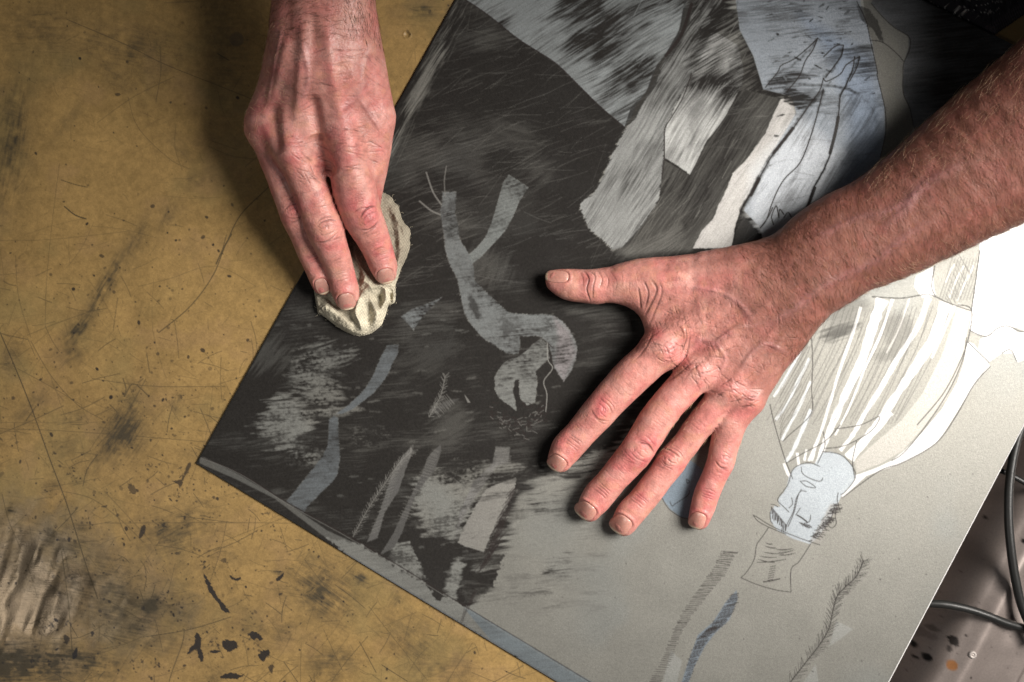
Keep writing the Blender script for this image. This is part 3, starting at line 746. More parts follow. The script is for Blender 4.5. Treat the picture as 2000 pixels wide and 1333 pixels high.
# cool grey cast in places on the bare metal
k = sstep(.5, .75, fbm2(X/170, Y/170, 33, 3))[..., None]*.22; rgb[:] = rgb*(1-k)+np.array([.19, .215, .22])*k
# ---- black wash over the left and middle, ragged dry-brush border below
dark = [(340, 960), (340, -80), (1445, -80), (1440, 20), (1448, 60), (1470, 110), (1500, 175), (1540, 190), (1530, 240), (1500, 300), (1480, 380), (1470, 420), (1490, 460), (1480, 540),
        (1300, 640), (1330, 800), (1230, 850), (1180, 905), (1130, 915), (1095, 925), (1062, 938), (1040, 950), (1018, 985), (1000, 1010), (985, 1055), (975, 1090), (962, 1130), (930, 1165), (905, 1225), (560, 1110)]
cover = np.clip(.945+(st-.5)*.30+(big-.5)*.30, .76, 1)
setp(ink, dark, cover, 1, feather=30, rag=34, ragscale=11, seed=3, aniso=-.1)
# lower margin fades out of black along the edge of the plate
# wiped light patches with brush edges
def E_(x, y, rx, ry, a, n=16): 
    return [(x+rx*math.cos(t)*math.cos(a)-ry*math.sin(t)*math.sin(a), y+rx*math.cos(t)*math.sin(a)+ry*math.sin(t)*math.cos(a)) for t in np.linspace(0, 2*math.pi, n, endpoint=False)]
def wipe(pts, v, rag=14, th=-.1, feather=6, a=1, rs=9, sd=5, sm=0): setp(ink, pts, v, a, feather=feather, rag=rag, ragscale=rs, seed=sd, aniso=th, smooth=sm)
grain = fbm2(X/5, Y/3.4, 141, 3)
thin = np.clip(.60-(st-.5)*1.1-(grain-.5)*1.0-(mid-.5)*.8, .2, .96)
_w = wipe
def wipe(pts, v, rag=14, th=-.1, feather=6, a=1, rs=9, sd=5, sm=0): _w(pts, v, rag*1.15, th, feather*2.1, a, rs, sd, sm)
wipe(E_(632, 700, 58, 20, -.15), np.clip(thin+.12, 0, 1), 22, -.3, 12)
wipe(E_(556, 828, 54, 44, -.2), np.clip(thin-.12, 0, 1), 26, -.1, 10)
wipe(E_(640, 806, 70, 7, -.1), thin, 8, -.1, 6); wipe(E_(606, 892, 40, 14, .2), np.clip(thin+.15, 0, 1), 12, .2, 10); wipe(E_(722, 853, 34, 12, .1), np.clip(thin+.15, 0, 1), 14, 0, 12)
wipe(E_(620, 750, 60, 30, .6), np.clip(thin+.22, 0, 1), 26, .2, 16)
wipe(E_(860, 985, 58, 60, -.6), np.clip(thin-.05, 0, 1), 26, -.1, 10); wipe(E_(905, 940, 60, 26, -.2), np.clip(thin+.1, 0, 1), 22, -.2, 12)
wipe(E_(520, 690, 40, 40, -.9), .82, 30, -.9, 22); wipe(E_(955, 520, 30, 40, -.9), .80, 20, -1.2, 20); wipe(E_(1010, 255, 46, 20, .3), .82, 22, .2, 24); wipe(E_(1050, 330, 30, 40, -.8), .84, 22, -.6, 24)
wipe(E_(925, 318, 24, 22, -.9), .85, 12, -.6, 16); wipe(E_(1290, 455, 90, 26, -.6), .80, 20, -.5, 20); wipe(E_(840, 700, 60, 34, -.5), .86, 24, -.5, 24)
wipe(E_(880, 830, 40, 30, -.6), .80, 20, -.5, 18); wipe(E_(990, 420, 70, 60, 0), .90, 20, -.2, 24)
# scrape down the left edge near the top
wipe([(892, 10), (904, 30), (880, 90), (852, 150), (826, 196), (800, 230), (770, 300), (748, 330), (756, 262), (790, 210), (826, 140), (860, 70)], np.clip(.62-(s_diag-.5)*1.8, .2, .95), 10, -1.0, 5)
# pale band along the lower-left border and grey margin strip
setp(ink, [(391, 893), (400, 893), (470, 928), (567, 986), (640, 1036), (706, 1066), (706, 1076), (642, 1054), (538, 974), (460, 935), (391, 905)], .66, 1, feather=2)
setp(ink, [(640, 1050), (706, 1066), (800, 1120), (929, 1200), (1100, 1300), (1180, 1350), (1100, 1350), (960, 1270), (830, 1190), (740, 1130), (690, 1095)], np.clip(.34-(s_flat-.5)*.6, .05, .6), 1, feather=3, rag=9, ragscale=6, seed=8)
colp([(905, 1185), (929, 1196), (1010, 1245), (1110, 1305), (1190, 1350), (1120, 1350), (1040, 1303), (960, 1252)], (.15, .185, .21), .8, feather=3)
wipe([(760, 1062), (800, 1060), (830, 1085), (828, 1140), (770, 1100)], np.clip(thin-.15, 0, 1), 8, -.1, 3)
setp(ink, [(796, 1030), (880, 1060), (900, 1100), (880, 1150), (860, 1180), (830, 1130), (810, 1085)], .93, 1, feather=4, rag=12, ragscale=7)
setp(ink, [(905, 1075), (985, 1085), (965, 1140), (930, 1175), (910, 1180), (890, 1130)], np.clip(.93+(s_flat-.5)*.4, 0, 1), 1, feather=3, rag=9, ragscale=6)
wipe([(895, 1085), (905, 1100), (890, 1170), (868, 1175), (875, 1120)], np.clip(thin-.2, 0, 1), 10, -.1, 4)
# dry brush scraps in the bare metal below the wrist
for x, y, rx, ry, v in ((1086, 1110, 22, 20, .35), (1108, 1092, 10, 24, .3), (1122, 922, 40, 12, .9), (1060, 975, 40, 10, .5), (1110, 962, 34, 10, .85), (1000, 1150, 10, 8, .3), (1175, 905, 40, 26, .9), (1100, 995, 60, 12, .35), (955, 1060, 10, 18, .3)):
    setp(ink, E_(x, y, rx, ry, -.05), np.clip(v-(s_flat-.5)*2.2, 0, .95), 1, feather=9, rag=12, ragscale=6, seed=int(x), aniso=-.05)
# ---- pale brushed band across the top
band = [(895, -60), (905, -2), (955, 32), (1010, 76), (1052, 103), (1088, 127), (1130, 168), (1175, 212), (1219, 249), (1232, 232), (1240, 210), (1256, 190), (1272, 160), (1282, 128), (1300, 108), (1320, 78), (1334, 30), (1350, -10), (1352, -60)]
core = np.exp(-(((X-1130)*.8+(Y-20)*.6)**2/150.**2+((Y-20)*.8-(X-1130)*.6)**2/75.**2))
setp(ink, band, np.clip(.42-(s_up-.5)*1.5+core*.45+(mid-.5)*.6, .08, .95), 1, feather=1.6)
colp(band, (.24, .265, .275), .8, mul=.8+.4*mid, feather=2)
# the two stalks hanging from it
stalk1 = [(1352, -60), (1420, -60), (1405, 40), (1385, 110), (1352, 150), (1338, 172), (1320, 205), (1298, 252), (1296, 308), (1292, 350), (1286, 392), (1262, 430), (1236, 466), (1217, 483), (1196, 489), (1178, 470), (1150, 448), (1133, 410), (1134, 396), (1160, 378), (1178, 345), (1196, 300), (1218, 258), (1236, 235), (1254, 205), (1268, 176), (1284, 150), (1300, 112), (1322, 80), (1336, 30)]
setp(ink, stalk1, np.clip(.22-(s_diag-.5)*1.2+sstep(330, 60, Y)*.62+(mid-.5)*.6, .03, .95), 1, feather=2, rag=6, ragscale=3.4, seed=9, aniso=-.5)
colp(stalk1, (.255, .262, .257), .85, mul=.75+.5*mid, feather=1.6)
stalk2 = [(1390, 60), (1440, 90), (1452, 140), (1448, 166), (1428, 206), (1406, 246), (1380, 275), (1362, 312), (1347, 342), (1322, 324), (1297, 309), (1297, 256), (1318, 210), (1338, 172), (1352, 150), (1370, 110)]
setp(ink, stalk2, np.clip(.12-(s_diag-.5)*1.3+sstep(270, 140, Y)*.85+(mid-.5)*.3, .0, .97), 1, feather=1.6, rag=2, ragscale=4, seed=10, aniso=-.9)
colp(stalk2, (.375, .38, .37), .9, mul=.8+.4*mid, feather=1.6)
setp(ink, [(1340, -20), (1362, -20), (1345, 50), (1318, 100), (1290, 132), (1280, 170), (1254, 205), (1240, 235), (1219, 249), (1232, 210), (1262, 180), (1276, 140), (1300, 105), (1326, 60)], .88, 1, feather=1.5)
setp(ink, [(1362, 180), (1374, 205), (1356, 240), (1350, 265), (1340, 220)], .55, .7, feather=16, rag=8, ragscale=6)
setp(ink, [(1395, 20), (1450, 30), (1462, 90), (1430, 160), (1380, 150), (1350, 170), (1340, 130), (1370, 60)], np.clip(.82-(s_up-.5)*1.6, .2, .97), 1, feather=16, rag=20, ragscale=8, seed=4, aniso=-.5)
setp(ink, [(1450, 60), (1490, 110), (1500, 150), (1545, 190), (1500, 200), (1440, 180), (1420, 140)], np.clip(.92-(s_up-.5)*1., .4, .98), 1, feather=6, rag=14, ragscale=7, seed=6, aniso=-.1)
# dark field between stalks and the pale coat
setp(ink, [(1450, 175), (1525, 195), (1498, 255), (1474, 290), (1452, 318), (1430, 345), (1421, 372), (1398, 418), (1372, 452), (1350, 488), (1200, 500), (1262, 430), (1288, 392), (1294, 312), (1346, 343), (1382, 276), (1425, 215)], np.clip(.84+(s_diag-.5)*.35, .6, 1), 1, feather=1.5)
setp(ink, [(1194, 489), (1217, 484), (1270, 470), (1330, 440), (1350, 488), (1230, 500)], np.clip(.74-(s_up-.5)*.5, .3, 1), 1, feather=14)
# pinkish white stalk 3
st3 = [(1524, 195), (1545, 192), (1552, 225), (1530, 262), (1512, 290), (1494, 318), (1478, 348), (1462, 380), (1444, 412), (1434, 450), (1428, 486), (1352, 486), (1370, 452), (1392, 428), (1403, 400), (1418, 372), (1430, 340), (1455, 316), (1472, 292), (1494, 262), (1508, 228)]
setp(ink, st3, np.clip(.02+(.4-s_diag)*.5, 0, .3), 1, feather=1.4, rag=2, ragscale=4, seed=8, aniso=-.8)
colp(st3, (.37, .36, .345), .92, mul=.85+.3*mid, feather=1.6)
# blue-grey coat area
coat = [(1428, -60), (1676, -60), (1680, 10), (1690, 45), (1702, 80), (1712, 140), (1726, 210), (1727, 260), (1718, 310), (1640, 400), (1560, 500), (1495, 500), (1484, 445), (1452, 412), (1462, 382), (1500, 310), (1530, 262), (1554, 222), (1546, 190), (1490, 176), (1470, 110), (1444, 60)]
brushy = np.clip(.10+(.46-s_flat)*1.5+(mid-.5)*.35+sstep(90, -20, Y)*.24, 0, .85)
setp(ink, coat, brushy*sstep(330, 120, Y)+.0, 1, feather=1.5)
colp(coat, (.19, .215, .245), .9, mul=.80+.34*mid+.1*s_flat, feather=2)
colp([(1560, 30), (1700, 110), (1724, 220), (1716, 300), (1640, 380), (1660, 300), (1650, 200), (1620, 120)], (.13, .17, .235), .6, feather=30)
colp([(1470, 330), (1560, 230), (1640, 300), (1560, 500), (1450, 500)], (.40, .42, .44), .65, feather=30)
colp(E_(1600, 430, 60, 30, -.6), (.34, .31, .24), .5, feather=24)
for pts, v in (([(1500, 158), (1545, 142), (1600, 150), (1560, 160), (1500, 168)], np.clip(.4-(s_flat-.5)*1.8, 0, .9)), ([(1575, 145), (1610, 116), (1638, 95), (1646, 93), (1630, 128), (1606, 146)], np.clip(.4-(s_flat-.5)*.8, .1, .7)), ([(1540, 180), (1600, 172), (1640, 172), (1560, 192)], np.clip(.35-(s_flat-.5)*1.8, 0, .9)), ([(1530, 170), (1560, 178), (1600, 200), (1560, 215), (1530, 200)], np.clip(.4-(s_flat-.5)*2.2, 0, .9)),
               ([(1452, 425), (1480, 452), (1484, 466), (1475, 480), (1430, 484), (1440, 440)], .86)):
    setp(ink, pts, v, 1, feather=3, rag=4, ragscale=4, seed=31, aniso=-.1)
for i in range(70):                                   # specks and brush nicks over the coat
    x = random.uniform(1500, 1700); y = random.uniform(0, 330) if i < 50 else random.uniform(0, 110)
    setp(ink, E_(x, y, random.uniform(2, 9), random.uniform(.8, 2.4), random.gauss(-.1, .4), 8), random.uniform(.4, .9), 1, feather=1.5, rag=1.5, ragscale=3, seed=i)
for pts, w in (([(1607, 178), (1580, 206), (1548, 252), (1516, 292), (1498, 320), (1478, 356), (1462, 384), (1446, 412)], 7), ([(1607, 176), (1596, 220), (1584, 262), (1562, 318), (1530, 352), (1510, 390)], 4), ([(1678, 112), (1664, 140), (1650, 170), (1640, 190), (1636, 230), (1628, 262), (1622, 298), (1606, 336), (1586, 372), (1576, 404)], 4),
               ([(1500, 160), (1560, 166), (1640, 172), (1690, 196), (1712, 240)], 5), ([(1594, 80), (1560, 118), (1510, 150)], 4), ([(1644, 96), (1632, 130), (1606, 152)], 4), ([(1482, 350), (1470, 376), (1456, 400)], 9), ([(1562, 318), (1548, 350), (1520, 372)], 10)):
    P_ = catmull(pts, 6); P_ = P_+RNG.normal(0, 1.2, P_.shape); A.line(ink, P_, w, .42, .9, 'mix', False, 3.5)
# grey figure beyond the coat
far = [(1722, -60), (2060, -60), (2060, 420), (1700, 340), (1760, 300), (1786, 255), (1744, 184), (1754, 95), (1750, 80), (1690, 14)]
colp(far, (.14, .15, .165), .9, feather=1.5); setp(ink, far, np.clip(.45+(s_flat-.5)*.4+sstep(1770, 1850, X)*.45, 0, .95), 1, feather=1.5)  # wash deepened to the right paints in the arm's shadow over this corner
grey = [(1676, -60), (1740, -60), (1700, 8), (1722, 32), (1742, 52), (1773, 73), (1773, 95), (1765, 122), (1762, 160), (1763, 184), (1775, 215), (1783, 250), (1760, 300), (1718, 310), (1728, 260), (1726, 212), (1712, 145), (1702, 85), (1690, 45)]
colp(grey, (.13, .127, .112), .9, mul=.9+.2*mid, feather=1.5); setp(ink, grey, .1, 1, feather=1.5)
setp(ink, [(1672, 12), (1694, 18), (1712, 42), (1720, 62), (1724, 84), (1716, 80), (1700, 56), (1680, 40)], .6, 1, feather=1.5, rag=3, ragscale=4)
# ---- the wiped grey figure in the black field
g = np.clip(.45-(st-.5)*.9-(grain-.5)*.6+(mid-.5)*.9, .12, .92)
fig = [(864, 376), (891, 376), (891, 400), (889, 416), (895, 440), (898, 468), (908, 484), (919, 502), (926, 525), (927, 548), (948, 569), (970, 590), (994, 611), (1018, 614), (1040, 615), (1062, 614), (1082, 617), (1098, 628), (1112, 645), (1122, 662), (1127, 678),
       (1126, 692), (1124, 703), (1116, 724), (1101, 745), (1092, 732), (1082, 718), (1078, 694), (1070, 670), (1058, 659), (1046, 656), (1030, 658), (1015, 657), (1016, 675), (1013, 690), (1006, 692), (990, 691), (968, 676), (944, 661), (930, 646), (919, 632), (908, 614), (902, 590), (898, 568),
       (893, 544), (880, 520), (870, 489), (868, 462), (864, 439), (860, 413), (864, 398)]
setp(ink, fig, g, 1, feather=2, rag=2.6, ragscale=3, seed=2, aniso=-.7)
colp(fig, (.165, .182, .19), .7, feather=1.5)
setp(ink, E_(926, 600, 9, 28, -.35), .88, .9, feather=7, rag=5, ragscale=5); setp(ink, E_(988, 640, 10, 22, -.2), .75, .8, feather=8, rag=7, ragscale=5)
setp(ink, [(880, 390), (889, 392), (888, 412), (870, 410)], .8, .6, feather=4)
colp([(1082, 620), (1112, 648), (1126, 690), (1101, 745), (1082, 715), (1090, 660)], (.24, .215, .22), .8, feather=10)
fig2 = [(994, 342), (1010, 352), (1032, 367), (1024, 380), (1014, 395), (1003, 422), (990, 447), (974, 466), (958, 483), (938, 504), (922, 516), (916, 498), (934, 482), (948, 464), (960, 436), (969, 405), (977, 378), (982, 359)]
setp(ink, fig2, np.clip(g-.05, 0, 1), 1, feather=1.3, rag=1.2, ragscale=3, seed=5); colp(fig2, (.18, .20, .20), .7, feather=1.5)
face = [(1057, 661), (1070, 674), (1073, 700), (1060, 712), (1047, 726), (1049, 752), (1045, 786), (1030, 792), (1016, 778), (1014, 760), (1014, 742), (1006, 742), (1001, 762), (1006, 784), (1008, 802), (996, 792), (982, 783), (972, 774), (967, 762), (966, 738), (976, 718), (986, 707), (1002, 700), (1014, 696), (1028, 684), (1040, 674)]
setp(ink, face, np.clip(g+.03, 0, 1), 1, feather=1.5, rag=2.5, ragscale=4, seed=6, aniso=-.6); colp(face, (.185, .195, .19), .6, feather=1.5)
wedge = [(864, 581), (848, 588), (826, 597), (806, 604), (784, 619), (796, 632), (808, 645), (814, 636), (832, 612), (846, 598)]
setp(ink, wedge, np.clip(g+.06, 0, 1), 1, feather=1.3, rag=2, ragscale=4); colp(wedge, (.21, .235, .25), .7, feather=1.5)
rib1 = [(757, 674), (779, 673), (778, 690), (768, 708), (758, 732), (744, 752), (730, 768), (706, 787), (688, 800), (670, 808), (656, 809), (678, 794), (702, 772), (716, 756), (730, 732), (742, 702)]
rib2 = [(643, 821), (652, 812), (661, 816), (662, 850), (665, 892), (660, 925), (650, 942), (638, 952), (624, 966), (612, 978), (602, 988), (595, 1002), (576, 990), (559, 980), (576, 960), (597, 934), (614, 912), (630, 892), (640, 872), (642, 850)]
for r in (rib1, rib2):
    setp(ink, r, np.clip(.52-(s_flat-.5)*.6-(grain-.5)*.3+(mid-.5)*.4, .2, .85), 1, feather=1.8, rag=2.2, ragscale=3, aniso=-.2); colp(r, (.135, .155, .172), .85, feather=1.5)
for r, v in (([(803, 873), (806, 880), (792, 920), (778, 960), (752, 1000), (738, 1050), (716, 1060), (738, 1010), (752, 970), (764, 930), (786, 892)], .66), ([(861, 867), (862, 880), (850, 918), (832, 940), (812, 966), (800, 1000), (786, 1040), (770, 1070), (742, 1084), (766, 1046), (788, 1000), (806, 962), (824, 926), (836, 892)], .72),
             ([(968, 872), (996, 874), (992, 905), (970, 910), (958, 930), (930, 968), (900, 1020), (890, 1050), (898, 1000), (925, 940), (962, 906)], .7), ([(880, 780), (900, 778), (850, 810), (842, 800)], .8)):
    setp(ink, r, v, 1, feather=1.5, rag=1.5, ragscale=3); colp(r, (.20, .195, .195), .6, feather=2)
pale = [(950, 955), (975, 944), (1008, 932), (1004, 960), (992, 985), (975, 1015), (960, 1042), (945, 1078), (920, 1070), (894, 1060), (902, 1040), (916, 1012), (930, 985)]
setp(ink, pale, np.clip(.22+(mid-.5)*.5, 0, 1), 1, feather=1.6, rag=3, ragscale=4, aniso=-.1); colp(pale, (.26, .25, .23), .8, feather=2)
wipe([(830, 960), (880, 945), (915, 960), (925, 985), (905, 1030), (885, 1055), (835, 1040), (815, 1000)], np.clip(thin-.2, 0, 1), 16, -.1, 6)
for i in range(160):                                  # ragged flecks of wash
    x = random.uniform(560, 1120); y = random.uniform(600, 1180)
    setp(ink, E_(x, y, random.uniform(3, 14), random.uniform(.8, 2.6), random.gauss(-.12, .15), 8), random.choice((.55, .62, .95)), .5, feather=2.5, rag=2, ragscale=3, seed=i)
# wash darkens towards solid round the strokes; fine dry scratches in it
for i in range(900):
    t = random.random(); x = random.uniform(620, 1500); y = random.uniform(0, 560)
    a = -1.05+random.gauss(0, .15) if x+y*.55 < 950 else -.3+random.gauss(0, .25)
    if y > 300 and x > 1150: a = -.9+random.gauss(0, .2)
    l = random.uniform(8, 46); A.line(ink, [(x-l*math.cos(a), y-l*math.sin(a)), (x, y+random.uniform(-2, 2)), (x+l*math.cos(a), y+l*math.sin(a))], random.uniform(.8, 1.4), random.uniform(.08, .34), .45)
# smudge on the striped jacket
for x, y, rx, ry, v in ((1640, 645, 40, 14, .5), (1650, 606, 50, 22, .22), (1750, 655, 26, 40, .16), (1735, 690, 30, 14, .18), (1760, 640, 20, 30, .18)):
    setp(ink, E_(x, y, rx, ry, -.3), v, 1, feather=16, rag=12, ragscale=8, seed=int(y), aniso=-.3)
for i in range(46):                                    # half wiped smears where the wash meets the bare metal
    x = random.uniform(930, 1190); y = random.uniform(905, 1190); rx = random.uniform(14, 60)
    setp(ink, E_(x, y, rx, random.uniform(3, 12), random.gauss(-.1, .12)), np.clip(random.choice((.15, .35, .6, .8))-(s_flat-.5)*1.6-(grain-.5)*.6, 0, .95), random.uniform(.3, .75), feather=10, rag=10, ragscale=6, seed=i, aniso=-.1)
for pts, v in (([(1530, 330), (1584, 262), (1596, 222), (1634, 232), (1620, 300), (1584, 372), (1560, 430), (1500, 440), (1512, 390)], .10), ([(1500, 330), (1550, 254), (1580, 210), (1596, 222), (1562, 318), (1512, 388), (1490, 440), (1450, 412)], .02), ([(1640, 190), (1700, 180), (1720, 240), (1690, 330), (1600, 380), (1622, 298)], .2)):
    setp(ink, pts, np.clip(v-(s_diag-.5)*.9+(mid-.5)*.5, 0, .7), .8, feather=5)
for i in range(240):                                   # thin dry bristle marks over the pale folds
    x = random.uniform(1180, 1700); y = random.uniform(0, 420); a = -.9+random.gauss(0, .2) if x < 1480 else -.12+random.gauss(0, .12)
    l = random.uniform(6, 26); A.line(ink, [(x-l*math.cos(a), y-l*math.sin(a)), (x+l*math.cos(a), y+l*math.sin(a))], random.uniform(.9, 1.8), random.uniform(.1, .4), random.choice((0, 0, .85)))
# ---- combine wash and metal
inkc = np.array([.0155, .0142, .0130], np.float32)
t = np.clip(np.clip(ink, 0, 1)*1.07, 0, 1)[..., None]**.9
rgb = rgb*(1-t)+inkc*t*(.8+.5*fine)[..., None]
# ---- stopped-out whites, pale faces, stripes on the bare metal
def W(pts, c=(.56, .555, .54), a=.9, **k):
    k.setdefault('feather', 1.4); colp(pts, c, a, **k); setp(white, pts, 1, a, feather=k['feather'])
W([(1912, 400), (2080, 400), (2080, 650), (2000, 646), (1985, 640), (1965, 638), (1948, 644), (1938, 652), (1925, 657), (1902, 652), (1892, 644), (1896, 608), (1904, 560), (1912, 500)], (.62, .62, .62))
W([(1913, 663), (1935, 655), (1952, 640), (1970, 638), (1986, 650), (2000, 650), (2005, 700), (1986, 708), (1975, 690), (1955, 690), (1940, 700), (1928, 708), (1908, 690)], (.60, .60, .60))
W([(1888, 668), (1900, 672), (1932, 716), (1916, 730), (1900, 752), (1870, 800), (1858, 820), (1842, 845), (1826, 866), (1800, 884), (1770, 900), (1740, 912), (1715, 920), (1690, 930), (1644, 972), (1640, 960), (1660, 930), (1680, 925), (1710, 914), (1740, 900), (1765, 880), (1800, 845), (1838, 800), (1868, 748), (1882, 706)], (.58, .58, .575))
W([(1788, 540), (1820, 522), (1822, 560), (1826, 578), (1800, 582), (1784, 560)], (.58, .58, .575))
jac = (.43, .42, .385)
colp([(1870, 592), (1896, 606), (1886, 660), (1878, 710), (1846, 780), (1800, 838), (1762, 880), (1720, 905), (1672, 924), (1668, 900), (1690, 880), (1760, 820), (1800, 770), (1840, 690)], (.32, .31, .285), .8, feather=1.5)
def stripe(pts, w0, w1, c=(.56, .56, .555)):
    P = catmull(pts, 5); L = []; R = []
    for i, p in enumerate(P):
        t_ = P[min(i+1, len(P)-1)]-P[max(i-1, 0)]; t_ = t_/np.linalg.norm(t_); n_ = np.array([-t_[1], t_[0]]); u_ = i/(len(P)-1); w_ = (w0*(1-u_)+w1*u_)*(.75+.4*random.random())*.42
        L.append(p+n_*w_); R.append(p-n_*w_)
    W(L+R[::-1], c, .88)
for a_ in (([(1680, 600), (1668, 640), (1640, 720), (1622, 780), (1600, 850), (1578, 900)], 6, 7), ([(1722, 585), (1706, 630), (1684, 700), (1660, 750), (1630, 815), (1608, 870), (1596, 905)], 26, 12),
           ([(1742, 585), (1720, 650), (1688, 720), (1660, 790), (1630, 850)], 7, 4), ([(1812, 582), (1790, 640), (1752, 700), (1720, 756), (1686, 812), (1664, 850), (1640, 880)], 14, 9),
           ([(1846, 592), (1822, 660), (1790, 712), (1760, 756), (1724, 810), (1700, 842), (1668, 880)], 26, 12), ([(1864, 596), (1840, 650), (1818, 700)], 8, 5), ([(1775, 583), (1756, 640), (1730, 690)], 5, 3, (.42, .41, .39)),
           ([(1700, 842), (1672, 872), (1652, 892)], 10, 14), ([(1740, 806), (1700, 850), (1660, 898)], 12, 18),
           ([(1582, 640), (1560, 690), (1530, 745), (1510, 775)], 8, 6, (.44, .46, .47)), ([(1580, 700), (1560, 740), (1536, 790), (1514, 820)], 7, 6, (.44, .46, .47)), ([(1582, 745), (1562, 790), (1536, 840), (1526, 860)], 6, 7, (.44, .46, .47)),
           ([(1583, 800), (1566, 840), (1548, 880), (1534, 902)], 9, 8, (.44, .465, .48)), ([(1530, 905), (1538, 925), (1546, 935)], 7, 7), ([(1556, 884), (1558, 900), (1560, 912)], 6, 8), ([(1574, 878), (1570, 900)], 5, 6), ([(1592, 868), (1584, 900)], 8, 8), ([(1610, 862), (1602, 892)], 6, 8),
           ([(1900, 520), (1880, 560), (1868, 588)], 5, 4, (.46, .45, .43)), ([(1880, 520), (1862, 556), (1852, 582)], 5, 4, (.46, .45, .43)), ([(1862, 516), (1845, 552)], 4, 3, (.46, .45, .43))):
    stripe(*a_)
# pale blue face of the man in the flat hat
man = [(1522, 970), (1530, 962), (1536, 948), (1540, 930), (1546, 918), (1558, 908), (1572, 906), (1590, 906), (1596, 896), (1604, 884), (1622, 882), (1646, 890), (1662, 908), (1669, 930), (1664, 944), (1650, 958), (1642, 968), (1636, 982), (1628, 1000), (1610, 1030), (1594, 1052), (1580, 1062), (1548, 1052), (1518, 1036), (1504, 1018), (1503, 1000), (1512, 988), (1524, 990), (1518, 980)]
colp(man, (.30, .33, .355), .95, mul=.92+.16*mid, feather=1.2)
colp([(1620, 984), (1604, 1016), (1580, 1058), (1600, 1060), (1628, 1004), (1642, 984)], (.24, .23, .215), .6, feather=3)
child = [(1340, 896), (1356, 904), (1372, 918), (1380, 960), (1368, 1000), (1352, 1012), (1330, 1010), (1308, 994), (1292, 972), (1310, 940), (1326, 910)]
colp(child, (.16, .205, .25), .9, mul=.9+.2*mid, feather=1.5)
colp([(1438, 1152), (1440, 1170), (1424, 1210), (1396, 1236), (1376, 1262), (1356, 1300), (1340, 1345), (1326, 1345), (1344, 1290), (1362, 1240), (1392, 1214), (1416, 1176)], (.14, .18, .225), .75, feather=2)
for r in ([(1632, 1212), (1665, 1228), (1640, 1248), (1618, 1262)], [(1592, 1296), (1600, 1345), (1560, 1345)], [(1310, 1270), (1332, 1290), (1318, 1345), (1290, 1345)]): colp(r, (.30, .31, .30), .5, feather=2)
# ---- line work
lines = np.zeros(A.sh, np.float32)
def ln(pts, w=1.1, a=.8, sm=5, tp=False):
    w = w*1.3; a = min(a*1.35, 1)
    P = catmull(pts, sm) if sm and len(pts) > 2 else pts
    A.line(lines, P, w, a, 1.0, 'max', tp)
D_ = .7
for p in ([(1503, 790), (1512, 830), (1530, 890), (1547, 935)], [(1582, 640), (1586, 700), (1584, 760), (1583, 808), (1540, 850), (1528, 862)], [(1534, 905), (1570, 884), (1610, 862), (1640, 830)], [(1596, 905), (1610, 870), (1606, 842)], [(1630, 838), (1680, 830), (1716, 814), (1700, 842), (1650, 870), (1610, 876)],
          [(1702, 580), (1760, 583), (1812, 576), (1850, 592), (1897, 608)], [(1870, 596), (1896, 606), (1890, 660), (1872, 710), (1840, 770), (1790, 830)], [(1886, 660), (1878, 705), (1848, 770), (1802, 838), (1764, 884), (1740, 900)], [(1912, 490), (1904, 548), (1896, 606)], [(1824, 520), (1818, 560), (1826, 580)],
          [(1892, 645), (1912, 655), (1928, 656), (1946, 642), (1966, 637), (1986, 646), (2002, 650)], [(1955, 690), (1972, 684), (1984, 706)], [(1888, 668), (1930, 708)], [(1932, 716), (1900, 752), (1866, 812), (1826, 866), (1760, 904), (1716, 920), (1644, 972)], [(1668, 934), (1664, 900), (1672, 862)], [(1605, 882), (1640, 888), (1664, 912), (1669, 934), (1650, 960), (1641, 966)],
          [(1636, 962), (1634, 976), (1640, 1000)], [(1522, 968), (1538, 946), (1546, 920), (1560, 908), (1580, 904), (1600, 911)], [(1564, 912), (1566, 924), (1580, 934), (1600, 940), (1606, 934)], [(1562, 940), (1575, 940), (1592, 952), (1574, 950), (1562, 940)], [(1522, 968), (1518, 978), (1530, 990), (1540, 1000)],
          [(1545, 972), (1547, 984), (1540, 992)], [(1564, 956), (1554, 974), (1548, 1000), (1536, 1024), (1534, 1036)], [(1574, 960), (1560, 962), (1550, 1000), (1538, 1028)], [(1562, 992), (1553, 1006)], [(1505, 985), (1512, 986), (1518, 990)], [(1503, 1000), (1504, 1016), (1508, 1022)], [(1582, 1006), (1580, 1018), (1570, 1022)],
          [(1470, 1006), (1478, 1010), (1500, 1024), (1534, 1040), (1570, 1054), (1600, 1064)], [(1470, 1006), (1480, 1018), (1502, 1030), (1534, 1043)], [(1500, 1030), (1488, 1048), (1477, 1064), (1472, 1092), (1458, 1116), (1446, 1128)], [(1446, 1128), (1480, 1142), (1516, 1152), (1544, 1156)], [(1544, 1156), (1544, 1112), (1560, 1096), (1582, 1062)],
          [(1628, 986), (1626, 1002), (1620, 1014), (1616, 1024), (1624, 1031), (1632, 1022), (1630, 1006), (1634, 990)], [(1292, 972), (1306, 994), (1330, 1010), (1350, 1014)], [(1308, 980), (1312, 988), (1318, 984), (1342, 968), (1346, 958)], [(1340, 936), (1346, 940), (1342, 944), (1340, 936)],
          [(1700, 8), (1722, 34), (1746, 56), (1774, 74), (1775, 98), (1764, 124), (1762, 150), (1763, 184), (1776, 214), (1782, 246)], [(1698, 80), (1722, 84), (1748, 104), (1764, 122)], [(1672, 4), (1690, 42), (1698, 78), (1712, 140), (1712, 150), (1727, 214), (1728, 260), (1718, 308)]):
    ln(p, 1.3, D_)
